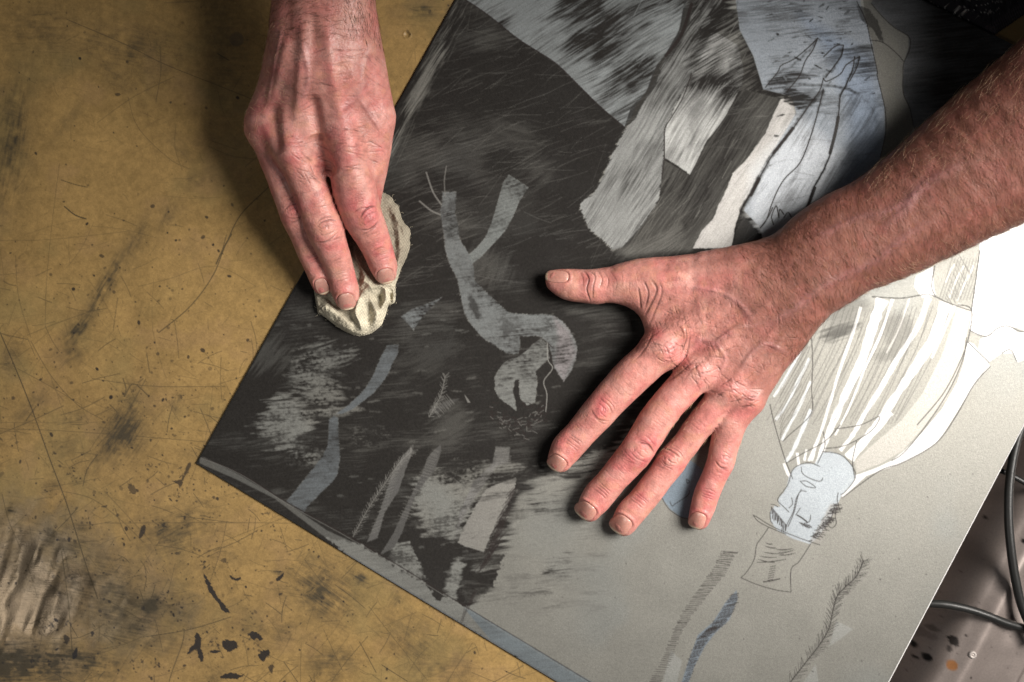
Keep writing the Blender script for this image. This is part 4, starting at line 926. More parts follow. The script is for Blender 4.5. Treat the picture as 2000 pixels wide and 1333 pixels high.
for p in ([(1350, 145), (1334, 190), (1310, 232), (1298, 255), (1297, 308), (1292, 350)], [(1607, 154), (1600, 178), (1580, 206), (1548, 252), (1516, 292), (1498, 320), (1478, 356), (1462, 384), (1444, 414)], [(1607, 176), (1596, 220), (1584, 262), (1562, 318), (1530, 352), (1510, 390), (1496, 430), (1484, 446)],
          [(1668, 112), (1664, 136), (1650, 170), (1640, 190), (1636, 230), (1628, 262), (1622, 298), (1606, 336), (1586, 372), (1576, 404), (1568, 420)], [(1607, 154), (1614, 160), (1640, 146), (1652, 128), (1678, 112)], [(1678, 112), (1672, 134), (1658, 160)], [(1646, 90), (1642, 110), (1624, 136), (1612, 152)], [(1646, 90), (1630, 92), (1608, 112)], [(1596, 76), (1580, 92), (1554, 114), (1540, 122), (1524, 130), (1518, 142), (1494, 172)], [(1596, 76), (1586, 100), (1572, 120), (1560, 150), (1536, 180)],
          [(1484, 446), (1500, 424), (1508, 406)], [(1510, 440), (1506, 424), (1512, 408), (1516, 404), (1520, 426)], [(1520, 426), (1522, 410), (1530, 420)], [(1530, 426), (1538, 416), (1544, 424)]):
    ln(p, 1.7, .85)
for p in ([(1636, 230), (1630, 262), (1620, 300)], [(1590, 368), (1578, 400), (1568, 420)], [(1548, 252), (1510, 300)], [(1482, 350), (1466, 382)], [(1350, 10), (1330, 70), (1300, 110)]): ln(p, 5, .85, 6)
for i in range(0, 28):                                  # edge of the pale band, dark outline
    pass
ln([(905, -2), (955, 32), (1010, 76), (1052, 103), (1088, 127), (1130, 168), (1175, 212), (1219, 249)], 1.6, .8)
# cap hatching, beard and hair of the man
for x0, y0, x1, y1 in ((1495, 1060, 1508, 1062), (1493, 1066, 1516, 1070), (1515, 1073, 1548, 1071), (1490, 1078, 1530, 1081), (1520, 1079, 1550, 1074), (1484, 1086, 1516, 1088), (1520, 1084, 1552, 1080), (1480, 1092, 1512, 1098), (1478, 1098, 1534, 1092)):
    ln([(x0, y0), ((x0+x1)/2, (y0+y1)/2+1.5), (x1, y1)], 1.5, .9, 4, True)
for i in range(7): y = 1107+i*4.4; x = 1503-i*.8; ln([(x, y), (x+11, y-2.5)], 1.0, .8, 0)
ln([(1490, 1136), (1505, 1134), (1522, 1130)], 1.8, .9)
for i in range(80):
    t_ = random.random(); x = 1632-t_*52+random.uniform(-6, 8); y = 986+t_*72+random.uniform(-6, 4); a = random.gauss(.15, .35)-t_*.1; l = random.uniform(6, 14); ln([(x, y), (x+l*math.cos(a), y+l*math.sin(a))], 1.1, .8, 0)
for i in range(16): x = 1506+i*1.9; y = 990+i*2.3; ln([(x, y), (x+random.uniform(-3, 1), y+random.uniform(10, 20))], 1.3, .85, 0)
for i in range(10): x = 1560+i*2.2; y = 1020+i*.6; ln([(x, y), (x+5, y+random.uniform(4, 8))], 1.1, .8, 0)
ln([(1556, 1006), (1566, 1012), (1576, 1020)], 2.2, .95)
# hatched ribbons
def hatch(path, w, n, ang=0, lw=1.2, a=.7, jit=1.5):
    P = catmull(path, 12); idx = np.linspace(0, len(P)-1, n)
    for q in idx:
        i = int(q); c = P[i]; ww = (w if np.isscalar(w) else np.interp(q/(len(P)-1), np.linspace(0, 1, len(w)), w))/2
        an = ang+random.gauss(0, .05); j = random.gauss(0, jit)
        ln([(c[0]-ww*math.cos(an)+j, c[1]-ww*math.sin(an)), (c[0]+ww*math.cos(an)+j, c[1]+ww*math.sin(an))], lw, a*random.uniform(.7, 1.1), 0)
hatch([(1424, 1078), (1400, 1120), (1370, 1160), (1338, 1205), (1318, 1245), (1300, 1290), (1276, 1335)], (27, 28, 26, 20, 14, 18, 22), 84, .06)
hatch([(1434, 1160), (1422, 1190), (1400, 1220), (1378, 1240), (1360, 1270), (1348, 1305), (1336, 1345)], (12, 26, 28, 24, 20, 14, 8), 74, -.2, 1.3, .75)
hatch([(1000, 960), (985, 1000), (972, 1040), (960, 1080), (940, 1110)], (20, 34, 44, 40, 20), 60, -.9, 1., .75, 3); hatch([(925, 1165), (905, 1200)], (30, 40), 22, -1.2, 1., .5)

hatch([(1886, 520), (1868, 560), (1850, 590)], (50, 46, 20), 12, 1.1, .9, .4)
for i in range(34):                                    # thin pleat lines in the striped jacket
    x = 1600+i*8.2; y = 600+random.uniform(-6, 10)
    if x > 1860: break
    ln([(x, y), (x-26+random.uniform(-4, 4), y+70), (x-64, y+150), (x-100+random.uniform(-6, 6), y+220)], .9, .38)
for i in range(9): ln([(1580-i*3, 660+i*18), (1552-i*3, 712+i*16), (1522, 760+i*13)], .9, .45)
for i in range(14): x = 1832+i*6; ln([(x, 578-i*4+40 if False else 586), (x+14, 545), (x+26, 505)], .8, .4)
# fir twig on the right and wash-scratched twigs on the left
def twig(path, n, la, col_field, w=1.2, a=.8):
    P = catmull(path, 12); ln(path, w*1.1, a, 12) if col_field is lines else A.line(col_field, P, w*1.1, a, 1, 'max')
    for q in np.linspace(0, len(P)-2, n):
        i = int(q); c = P[i]; t_ = P[i+1]-P[i]; th = math.atan2(t_[1], t_[0])
        for s in (-1, 1):
            an = th+math.pi+s*random.uniform(.55, 1.0); l = la*random.uniform(.6, 1.1)
            A.line(col_field, [c, (c[0]+l*math.cos(an), c[1]+l*math.sin(an))], w*.75, a*random.uniform(.6, 1), 1, 'max')
twig([(1685, 1095), (1672, 1124), (1650, 1146), (1634, 1164), (1626, 1190), (1618, 1226), (1600, 1258), (1575, 1290), (1540, 1335)], 86, 19, lines, 1.5, 1.)
scr = np.zeros(A.sh, np.float32)
lines, keep_ = scr, lines
hatch([(982, 876), (982, 906)], 28, 16, 0, .8, .28); hatch([(960, 915), (930, 960), (900, 1020)], (26, 20, 16), 34, -.5, .8, .2)
hatch([(780, 900), (760, 960), (730, 1040)], (14, 18, 20), 40, -.4, .8, .2); hatch([(852, 880), (830, 930), (790, 1010)], (10, 20, 22), 40, .3, .8, .2); hatch([(880, 780), (850, 806)], 24, 14, .9, .8, .25)
scr, lines = lines, keep_
twig([(870, 735), (862, 770), (850, 795), (838, 815)], 26, 10, scr, 1.1, .6)
twig([(806, 880), (780, 905), (752, 945), (722, 990), (690, 1048)], 62, 11, scr, 1.1, .6)
A.line(scr, catmull([(1069, 670), (1070, 703), (1079, 720), (1062, 745), (1068, 770), (1066, 804)], 5), 1.4, .85, 1, 'max')
A.line(scr, catmull([(833, 338), (846, 376), (862, 400)], 4), 3, .55, 1, 'max'); A.line(scr, catmull([(820, 394), (842, 412), (860, 420)], 4), 3, .55, 1, 'max'); A.line(scr, catmull([(872, 326), (868, 355), (870, 384)], 4), 2.2, .4, 1, 'max')
for i in range(130):                                   # scratched hair under the face
    t_ = random.random(); x = 955+t_*112; y = 800+30*math.sin(t_*math.pi)+random.gauss(0, 9); l = random.uniform(4, 11); a = random.gauss(-.5+t_, .5)
    (ln([(x, y), (x+l*math.cos(a), y-l*math.sin(a))], 1.4, .9, 0) if i % 3 else A.line(scr, [(x, y), (x+l*math.cos(a), y-l*math.sin(a))], 1., .4, 1, 'max'))
for i in range(5): A.line(scr, [(908+i*1.5, 772+i*2), (914+i, 786)], 1.2, .6, 1, 'max')
ln([(1020, 788), (1030, 786), (1040, 793), (1030, 796), (1020, 788)], 1.4, .9); ln([(1069, 670), (1080, 680)], 1.3, .8)
A.line(scr, catmull([(391, 893), (470, 926), (567, 987), (706, 1064), (929, 1200), (1090, 1297), (1160, 1340)], 4), 1.2, .35, 1, 'max')
ln([(391, 892), (470, 924), (567, 984), (706, 1060), (929, 1196), (1090, 1293), (1160, 1336)], 1.5, .7)
for i in range(60):
    x = random.uniform(1000, 1950); y = random.uniform(850, 1330); ln([(x, y), (x+random.uniform(-2.5, 2.5), y+random.uniform(-2, 2))], random.uniform(1, 2.2), random.uniform(.2, .6), 0)
lt = lines[..., None]; rgb = rgb*(1-lt)+np.array([.018, .014, .013])*lt
ls = scr[..., None]; rgb = rgb*(1-ls)+np.array([.20, .195, .18])*ls
rgh = .40+.22*np.clip(ink, 0, 1)+.06*(mid-.5)
met = np.clip(.56-ink*.9-white*.25, 0, 1)*(1-lines)
# ---- mesh: a 1.5 mm thick sheet, finely gridded on top
Q = np.array([(384, 905), (1089, -356), (2304, 252), (1579, 1629)], float)
def bil(u, v): return ((1-u)*(1-v))[:, None]*Q[0]+((1-u)*v)[:, None]*Q[1]+(u*v)[:, None]*Q[2]+(u*(1-v))[:, None]*Q[3]
e = .0021
us = np.unique(np.concatenate([[0, e*.5], np.linspace(e, 1-e, 1060), [1-e*.5, 1]])); vs_ = np.unique(np.concatenate([[0, e*.5], np.linspace(e, 1-e, 1090), [1-e*.5, 1]]))
U, Vv = np.meshgrid(us, vs_); P2 = bil(U.ravel(), Vv.ravel()); nu, nv = len(us), len(vs_)
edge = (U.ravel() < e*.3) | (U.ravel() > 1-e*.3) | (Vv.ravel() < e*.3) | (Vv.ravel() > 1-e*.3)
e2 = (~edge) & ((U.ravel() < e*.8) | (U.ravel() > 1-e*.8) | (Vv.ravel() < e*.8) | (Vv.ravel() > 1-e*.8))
Z = np.full(len(P2), PT); Z[e2] -= .4; Z[edge] -= 1.3
g = np.arange(nu*nv).reshape(nv, nu)
F = np.stack([g[:-1, :-1], g[:-1, 1:], g[1:, 1:], g[1:, :-1]], -1).reshape(-1, 4)
cxy = P2[F].mean(1); keep = (cxy[:, 0] > 340) & (cxy[:, 0] < 2060) & (cxy[:, 1] > -55) & (cxy[:, 1] < 1390); F = F[keep]
used = np.zeros(len(P2), bool); used[F.ravel()] = True; remap = -np.ones(len(P2), np.int64); remap[used] = np.arange(used.sum()); F = remap[F]
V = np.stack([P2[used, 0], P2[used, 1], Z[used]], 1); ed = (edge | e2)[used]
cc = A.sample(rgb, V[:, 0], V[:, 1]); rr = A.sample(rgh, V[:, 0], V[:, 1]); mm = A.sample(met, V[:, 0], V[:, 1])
inkv = A.sample(ink, V[:, 0], V[:, 1])
cc[ed] = cc[ed]*.15+np.where(inkv[ed][:, None] > .5, [[.02, .02, .02]], np.where((U.ravel()[used][ed] > 1-e)[:, None], [[.92, .91, .90]], [[.16, .17, .18]]))*.85; mm[ed] = .25*(inkv[ed] < .5); rr[ed] = .33  # right bevel coloured near-white: a highlight painted along that edge
# body of the sheet below (sides and underside), one closed ring
n0 = len(V); cs = np.array([list(q)+[PT-1.1] for q in Q]+[list(q)+[.4] for q in Q])
cs[:4, 2] = PT-1.35
V = np.vstack([V, cs]); F = np.vstack([F, np.array([[0, 1, 5, 4], [1, 2, 6, 5], [2, 3, 7, 6], [3, 0, 4, 7], [4, 5, 6, 7], [3, 2, 1, 0]])+n0])
cc = np.vstack([cc, np.tile([[.25, .25, .25]], (8, 1))]); rr = np.append(rr, [.4]*8); mm = np.append(mm, [.6]*8)
F = F[:, ::-1]
M = Mat('inked_metal'); at = M.attr('art'); M.link(M.rng(M.attr('rough').outputs['Fac'], .42, .62, .32, .06), M.b.inputs['Specular IOR Level'])
gr = M.noise(1750, 2, .6); gr2 = M.noise(700, 2, .5)
M.link(M.scalecol(at.outputs['Color'], M.math('MULTIPLY', M.rng(gr, .3, .7, .86, 1.14), M.rng(gr2, .3, .7, .94, 1.06))), M.b.inputs['Base Color'])
M.link(M.attr('rough').outputs['Fac'], M.b.inputs['Roughness']); M.link(M.attr('metal').outputs['Fac'], M.b.inputs['Metallic'])
M.link(M.bump(M.noise(1600, 2, .7), .00012, .55), M.b.inputs['Normal'])
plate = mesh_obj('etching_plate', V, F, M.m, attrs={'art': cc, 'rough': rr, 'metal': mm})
tag(plate, 'large grey metal etching plate, drawn figures, black ink wiped over its left half', 'printing plate')

# =================================================================== TABLE
T = Field(-140, -140, 1240, 1460, 1.3)
X, Y = T.X, T.Y
base = np.array([.262, .168, .062], np.float32)
rg2 = fbm2(X/70, Y/70, 51, 4); rf = fbm2(X/9, Y/9, 52, 4); rff = fbm2(X/3, Y/3, 53, 2)
tc = np.ones(T.sh+(3,), np.float32)*base*(.74+.38*rg2+.34*(rf-.5)+.26*(rff-.5))[..., None]
olive = sstep(.5, .8, fbm2(X/120, Y/120, 57, 4))[..., None]*.35; tc = tc*(1-olive)+np.array([.145, .122, .052])*olive
brn = sstep(.55, .8, fbm2(X/60, Y/60, 58, 4))[..., None]*.25; tc = tc*(1-brn)+np.array([.235, .145, .075])*brn
dirt = np.zeros(T.sh, np.float32)
def smudge(x, y, rx, ry, a, amt, sc=14, sd=0):
    b = T.box(x-rx*2.2-ry, y-rx*2.2-ry, x+rx*2.2+ry, y+rx*2.2+ry)
    if b is None: return
    ca, sa = math.cos(a), math.sin(a); dx = X[b]-x; dy = Y[b]-y; u = (dx*ca+dy*sa)/rx; v = (-dx*sa+dy*ca)/ry
    n_ = fbm2(X[b]/sc, Y[b]/sc, 60+sd, 4); n3 = fbm2((dx*ca+dy*sa)/30, (-dx*sa+dy*ca)/3, 80+sd, 3)
    dirt[b] = np.maximum(dirt[b], np.exp(-(u*u+v*v)**.8)*amt*1.7*np.clip(.35+1.5*(n_-.3)*.8+.8*(n3-.4), 0, 1.4))
for a_ in ((205, 560, 90, 16, -1.05, .75), (150, 645, 46, 16, -.9, .85), (262, 480, 60, 20, -1.1, .4), (330, 420, 40, 16, -1.1, .4), (235, 830, 80, 28, -1.0, .75), (200, 880, 60, 24, -.95, .5), (140, 690, 30, 20, -.6, .5), (60, 800, 50, 20, -.9, .45),
           (20, 700, 22, 40, .2, .4), (320, 1040, 60, 26, -.4, .6), (360, 1010, 40, 22, 0, .4), (295, 1185, 26, 20, 0, .95), (300, 1180, 120, 60, .3, .45), (200, 1150, 160, 90, .2, .5), (100, 950, 16, 14, 0, .5), (130, 1290, 120, 40, .1, .75), (20, 1290, 80, 40, 0, .9),
           (620, 1150, 60, 26, -.9, .7), (610, 1180, 40, 30, 0, .6), (700, 1130, 24, 12, .5, .9), (160, 1030, 20, 14, 0, .55), (20, 230, 26, 60, .2, .4), (90, 60, 120, 60, 0, .35), (230, 150, 80, 30, .4, .3), (430, 60, 60, 90, 0, .3), (350, 290, 40, 16, .9, .3), (640, 1290, 70, 30, 0, .5), (830, 20, 60, 20, 0, .5), (850, 1310, 80, 40, 0, .4), (545, 1120, 14, 8, 0, .7), (20, 998, 16, 5, .2, .95)):
    smudge(*a_[:5], a_[5], 12, int(a_[0]) % 17)
rq = np.random.default_rng(8)
for a_ in ((20, 280, 150, 44, -1.4, .55), (230, 90, 170, 60, .2, .4), (20, 1305, 150, 40, 0, .9), (250, 1210, 140, 70, .2, .55), (335, 1040, 80, 50, -.3, .6), (630, 1155, 80, 60, .6, .7), (290, 1180, 30, 24, 0, 1.), (450, 120, 60, 110, 0, .35), (120, 1060, 90, 50, .3, .5), (520, 1230, 110, 50, .2, .35), (240, 850, 60, 40, -1., .8), (800, 1250, 80, 50, .6, .4)): smudge(*a_, 16, 5)
for i in range(70):
    smudge(rq.uniform(-40, 900), rq.uniform(-40, 1380) if i < 25 else rq.uniform(780, 1380), rq.uniform(12, 60), rq.uniform(8, 26), rq.uniform(-1.4, .4), rq.uniform(.12, .45), 9, i % 9)
gm = np.exp(-((X-40)**2/190.**2+(Y-1150)**2/150.**2))                       # worn through patch, bare grey metal
gm = np.clip(gm*1.5-.25+(fbm2(X/30, Y/30, 71, 4)-.5)*.9, 0, 1)*sstep(.05, .3, gm)
gm2 = np.clip(np.exp(-((X-230)**2/150.**2+(Y-1190)**2/90.**2))*1.1-.3+(fbm2(X/26, Y/26, 72, 4)-.5)*.9, 0, 1)
greym = np.maximum(gm, gm2*.7)
tc = tc*(1-.85*greym[..., None])+np.array([.15, .12, .09])*.85*greym[..., None]
d_ = np.clip(dirt, 0, 1)[..., None]*.92; tc = tc*(1-d_)+np.array([.030, .026, .018])*d_
# hard edged black spills
spill = np.zeros(T.sh, np.float32)
def blot(pts, rag=2.5, a=.95):
    b, al = T.poly(pts, 1.3, rag, 4, seed=int(pts[0][0]), smooth=3)
    if b is not None: spill[b] = np.maximum(spill[b], al*a)
blot([(397, 1120), (404, 1128), (412, 1142), (420, 1158), (430, 1172), (441, 1186), (450, 1196), (444, 1198), (434, 1192), (424, 1176), (410, 1158), (402, 1140)])
blot([(383, 1236), (392, 1244), (392, 1262), (398, 1284), (396, 1296), (388, 1284), (382, 1270), (366, 1278), (372, 1264), (380, 1256)], 3)
blot([(436, 1252), (450, 1250), (462, 1256), (464, 1266), (448, 1272), (440, 1268), (434, 1260)], 4); blot([(410, 1272), (424, 1270), (430, 1274), (416, 1276)], 1.5)
blot([(484, 1240), (494, 1232), (504, 1238), (514, 1246), (512, 1252), (502, 1248), (494, 1250)], 3.5); blot([(504, 1282), (514, 1270), (526, 1270), (524, 1282), (514, 1292)], 4); blot([(430, 1322), (450, 1314), (470, 1320), (478, 1316), (466, 1326), (440, 1326)], 2.5)
blot([(448, 1124), (460, 1130), (470, 1128), (468, 1134), (456, 1134)], 2); blot([(540, 1130), (554, 1120), (550, 1132), (542, 1136)], 2); blot([(366, 905), (374, 908), (362, 930), (352, 955), (346, 974), (350, 950), (336, 940), (354, 936)], 2.5, .8)
blot([(274, 1034), (283, 1026), (282, 1042), (272, 1052)], 2, .85); blot([(250, 946), (262, 950), (266, 962), (254, 964)], 3, .7); blot([(142, 1276), (150, 1266), (150, 1282), (142, 1288)], 1.5); blot([(124, 1240), (136, 1246), (128, 1262)], 3, .8); blot([(196, 990), (210, 986), (206, 992)], 2, .7)
blot([(430, 1096), (440, 1090), (442, 1100)], 1.5, .6); blot([(524, 1304), (534, 1300), (530, 1316)], 3, .8)
rs = np.random.default_rng(3)
for i in range(2200):                                   # spots and crumbs
    if i < 1500: x, y = rs.normal(300, 220), rs.normal(960, 260)
    else: x, y = rs.uniform(-50, 1000), rs.uniform(-50, 1380)
    r = rs.exponential(.8)+.45; r = min(r, 4); b, al = T.poly(E_(x, y, r*rs.uniform(.7, 1.8), r, rs.uniform(0, 3), 7), 1.2)
    if b is not None: spill[b] = np.maximum(spill[b], al*rs.uniform(.3, .95))
for i in range(26):                                     # thicker spatter groups
    x, y = rs.uniform(60, 560), rs.uniform(900, 1320)
    for _ in range(9):
        q, p = x+rs.normal(0, 9), y+rs.normal(0, 7); b, al = T.poly(E_(q, p, rs.uniform(1, 4), rs.uniform(.8, 2.4), rs.uniform(0, 3), 7), 1.3, 1, 3)
        if b is not None: spill[b] = np.maximum(spill[b], al*rs.uniform(.4, .9))
# scratches
scd = np.zeros(T.sh, np.float32)
def sc(pts, w=1.1, a=.6, n=8): T.line(scd, catmull(pts, n), w*1.25, min(a*1.3, 1), 1, 'max')
for p, w, a in (([(0, 650), (30, 720), (62, 800), (100, 905), (132, 990), (160, 1080), (190, 1170)], 1.8, .7), ([(560, 330), (520, 370), (470, 420), (440, 480), (415, 540), (370, 600), (310, 650)], 1.5, .75), ([(452, 458), (436, 486), (422, 516)], 2.4, .7), ([(442, 460), (432, 496)], 1.4, .6),
                ([(130, 38), (240, 85), (320, 125), (420, 165), (520, 205)], 1.3, .55), ([(60, 667), (100, 735), (150, 790), (200, 820)], 1.2, .5), ([(0, 838), (120, 842), (260, 852), (420, 865)], 1.2, .45), ([(-20, 826), (160, 826), (300, 820)], 1.1, .35), ([(180, 740), (300, 755), (440, 755)], 1.2, .5),
                ([(126, 404), (146, 420), (168, 428)], 2.0, .8), ([(120, 352), (144, 360), (170, 366)], 1.5, .6), ([(425, 105), (447, 118)], 1.5, .8), ([(88, 640), (90, 560), (100, 450), (116, 320)], 1.1, .4), ([(30, 500), (36, 580), (60, 660)], 1.1, .4), ([(200, 1022), (560, 1022), (800, 1030)], 1.2, .45),
                ([(240, 740), (246, 760), (243, 775), (260, 750), (288, 772)], 1.8, .6), ([(286, 690), (292, 728)], 1.3, .6), ([(360, 1230), (355, 1260), (330, 1333), (325, 1400)], 1.6, .6), ([(280, 1245), (370, 1230), (450, 1206)], 1.5, .6), ([(0, 1280), (60, 1290), (120, 1310)], 1.3, .4),
                ([(500, 560), (420, 520), (330, 545), (270, 560)], 1.1, .35), ([(120, 960), (180, 975), (240, 1020), (280, 1060)], 1.6, .4), ([(0, 470), (100, 468), (250, 452)], 1.1, .35), ([(190, 240), (260, 190), (340, 150)], 1.2, .4), ([(250, 190), (270, 250), (330, 310), (370, 330)], 1.1, .45), ([(312, 90), (314, 140), (304, 200)], 1.3, .45), ([(565, 900), (600, 1000), (640, 1110)], 1.1, .3)):
    sc(p, w, a)
for i in range(2600):
    x, y = rs.uniform(-40, 1060), rs.uniform(-40, 1380); a = rs.choice([-.45, .4, -1.0, 1.3, 0.02])+rs.normal(0, .25); l = rs.exponential(18)+5; l = min(l, 140); bw = rs.normal(0, .08)*l
    dns = .5+.5*(y > 600)
    if rs.random() > dns: continue
    sc([(x-l*math.cos(a), y-l*math.sin(a)), (x+bw*math.sin(a), y-bw*math.cos(a)), (x+l*math.cos(a), y+l*math.sin(a))], rs.uniform(.9, 1.45), (.08+.5*rs.random()**2.2)*float(.6+.6*sstep(250, 900, np.array(y))), 3)
q_ = scd[..., None]*.9; tc = tc*(1-q_)+np.array([.045, .035, .02])*q_
sp = spill[..., None]; tc = tc*(1-sp)+np.array([.012, .011, .012])*sp
trough = .44-.2*greym+.25*dirt*.4
# small dent with a bright rim
zz = (fbm2(X/120, Y/120, 91, 2)-.5)*1.0
zz = zz+greym*(fbm2(X/34+Y/110, Y/90, 95, 2)-.5)*9
for dx_, dy_, r_, hgt in ((795, 68, 5, -2.2),): zz = zz+hgt*np.exp(-((X-dx_)**2+(Y-dy_)**2)/r_**2)+1.0*np.exp(-((np.hypot(X-dx_, Y-dy_)-7)/1.8)**2)
b, al = T.poly(E_(462, 77, 14, 14, 0, 20), 1.5)
tc[b] = tc[b]*(1-.45*al[..., None])+np.array([.05, .045, .04])*.45*al[..., None]
# mesh; the part lying under the plate is left coarse
nx, ny = T.sh[1], T.sh[0]
def inplate(x, y, m):
    r = np.ones(x.shape, bool); c = Q.mean(0)
    for i in range(4):
        a, b_ = Q[i], Q[(i+1) % 4]; n_ = np.array([b_[1]-a[1], -(b_[0]-a[0])]); n_ = n_/np.linalg.norm(n_)
        if (c-a)@n_ < 0: n_ = -n_
        r &= ((x-a[0])*n_[0]+(y-a[1])*n_[1]) > m
    return r
g = np.arange(nx*ny).reshape(ny, nx)
F = np.stack([g[:-1, :-1], g[1:, :-1], g[1:, 1:], g[:-1, 1:]], -1).reshape(-1, 4)
xc = (X[:-1, :-1]+X[1:, 1:]).ravel()/2; yc = (Y[:-1, :-1]+Y[1:, 1:]).ravel()/2
F = F[~inplate(xc, yc, 25)]
used = np.zeros(nx*ny, bool); used[F.ravel()] = True; remap = -np.ones(nx*ny, np.int64); remap[used] = np.arange(used.sum()); F = remap[F]
ok = used.reshape(ny, nx)
zmask = np.where(inplate(X, Y, -3), 0, 1)
V = np.stack([X[ok], Y[ok], np.maximum((zz*zmask)[ok], -2.1)-.7], 1); ca_ = tc[ok]; ra_ = trough[ok]; ga_ = greym[ok]
# slab below, its right end under the plate
n0 = len(V)
slab = [(-900, -700), (2900, -700), (2900, 330), (2210, 330), (1500, 1560), (1380, 2000), (-900, 2000)]
sv = [(x, y, -3.2) for x, y in slab]+[(x, y, -40) for x, y in slab]; m = len(slab)
V = np.vstack([V, np.array(sv, float)])
ca_ = np.vstack([ca_, np.tile(base*.8, (2*m, 1))]); ra_ = np.append(ra_, [.45]*2*m); ga_ = np.append(ga_, [0]*2*m)
allf = F.tolist()+[[n0+i for i in range(m)][::-1], [n0+m+i for i in range(m)]]+[[n0+i, n0+(i+1) % m, n0+m+(i+1) % m, n0+m+i] for i in range(m)]
M = Mat('worn_table'); at = M.attr('art'); M.b.inputs['Specular IOR Level'].default_value = .25
M.link(M.scalecol(at.outputs['Color'], M.math('MULTIPLY', M.rng(M.noise(1500, 3, .7), .3, .7, .88, 1.12), M.rng(M.noise(160, 4, .7), .3, .7, .92, 1.08))), M.b.inputs['Base Color'])
M.link(M.attr('rough').outputs['Fac'], M.b.inputs['Roughness']); M.link(M.math('MULTIPLY', M.attr('bare').outputs['Fac'], .7), M.b.inputs['Metallic'])
b1 = M.bump(M.noise(1, 3, .6, M.mapped(.5, (90, 1600, 100))), .0001, .5); M.link(M.bump(M.noise(1300, 3, .6), .0001, .5, b1), M.b.inputs['Normal'])
table = mesh_obj('workbench', V, allf, M.m, attrs={'art': ca_, 'rough': ra_, 'bare': ga_}, smooth=True)
tag(table, 'ochre workbench top covered with scratches, black ink spills and worn patches', 'workbench')

# =================================================================== lower steel tray at the right
GX = np.arange(1560, 2420, 4.); GY = np.arange(560, 1700, 4.); XX, YY = np.meshgrid(GX, GY)
n_ = np.array([.886, .466]); s = (XX-1735)*n_[0]+(YY-1333)*n_[1]           # distance out from the plate edge
def tray_z(s_, x, y):
    z = -250+0*s_
    z = z+170*sstep(5, 118, s_)-8*sstep(150, 330, s_)+16*np.exp(-((s_-150)/26.)**2)+(fbm2(x/140, y/140, 5, 2)-.5)*8-14*sstep(262, 270, s_)
    return z
ZZ = tray_z(s, XX, YY)
V = np.stack([XX.ravel(), YY.ravel(), ZZ.ravel()], 1); nx = len(GX); g = np.arange(len(V)).reshape(len(GY), nx)
F = np.stack([g[:-1, :-1], g[1:, :-1], g[1:, 1:], g[:-1, 1:]], -1).reshape(-1, 4)
TR = Field(1560, 560, 2420, 1700, 2.0); tcl = np.ones(TR.sh+(3,), np.float32)*np.array([.42, .355, .325])*(.85+.3*fbm2(TR.X/60, TR.Y/60, 3, 4))[..., None]
V[:, 0] = 1560+(V[:, 0]-1560); 
def tspot(x, y, r, c, rx=1, a=1, rag=2):
    k = (HC+80)/HC; x = CX+(x-CX)*k; y = CY+(y-CY)*k
    b, al = TR.poly(E_(x, y, r*rx, r, random.uniform(0, 1), 14), 2.2, rag, 5, seed=int(x))
    if b is not None: al = al[..., None]*a; tcl[b] = tcl[b]*(1-al)+np.array(c)*al
bk = (.02, .018, .018)
for q in ((1806, 1274, 6, bk, 1), (1820, 1291, 7, bk, 1.1), (1864, 1253, 9, bk, 1.1, .9, 5), (1855, 1268, 5, bk, .7, .7, 4), (1804, 1296, 3, bk, 1.6), (1750, 1326, 3, bk, 2), (1838, 1238, 5, bk, 2, .5, 4), (1885, 1240, 2, bk, 1), (1893, 1322, 2, bk, 1), (1995, 1055, 5, bk, 1), (1946, 1019, 3, bk, 1), (1973, 1205, 4, (.1, .08, .08), 1, .6), (1857, 1298, 10.5, (.50, .22, .08), 1, .95, 1.2), (1820, 1250, 9, (.1, .08, .075), 2.4, .35, 6)): tspot(*q)
for i in range(60): tspot(random.uniform(1740, 2000), random.uniform(850, 1333), random.uniform(.5, 1.4), (.05, .04, .04), random.uniform(1, 2), .7, 0)
fine_ = np.repeat(1, 1)
GX2 = np.arange(1562, 2416, 2.5); GY2 = np.arange(562, 1696, 2.5); XX, YY = np.meshgrid(GX2, GY2); s = (XX-1735)*n_[0]+(YY-1333)*n_[1]; V = np.stack([XX.ravel(), YY.ravel(), tray_z(s, XX, YY).ravel()], 1)
g = np.arange(len(V)).reshape(len(GY2), len(GX2)); F = np.stack([g[:-1, :-1], g[1:, :-1], g[1:, 1:], g[:-1, 1:]], -1).reshape(-1, 4)
M = Mat('tray_metal', Roughness=.36, Metallic=.55); at = M.attr('art'); M.link(M.scalecol(at.outputs['Color'], M.rng(M.noise(900, 3), .3, .7, .92, 1.08)), M.b.inputs['Base Color']); M.link(M.rng(M.noise(60, 4), .3, .7, .28, .45), M.b.inputs['Roughness'])
tray = mesh_obj('steel_tray', V, F, M.m, attrs={'art': TR.sample(tcl, V[:, 0], V[:, 1])})
sol = tray.modifiers.new('thick', 'SOLIDIFY'); sol.thickness = 4*S; sol.offset = -1
tag(tray, 'pinkish grey steel tray with ink spots below the right edge of the plate', 'tray')
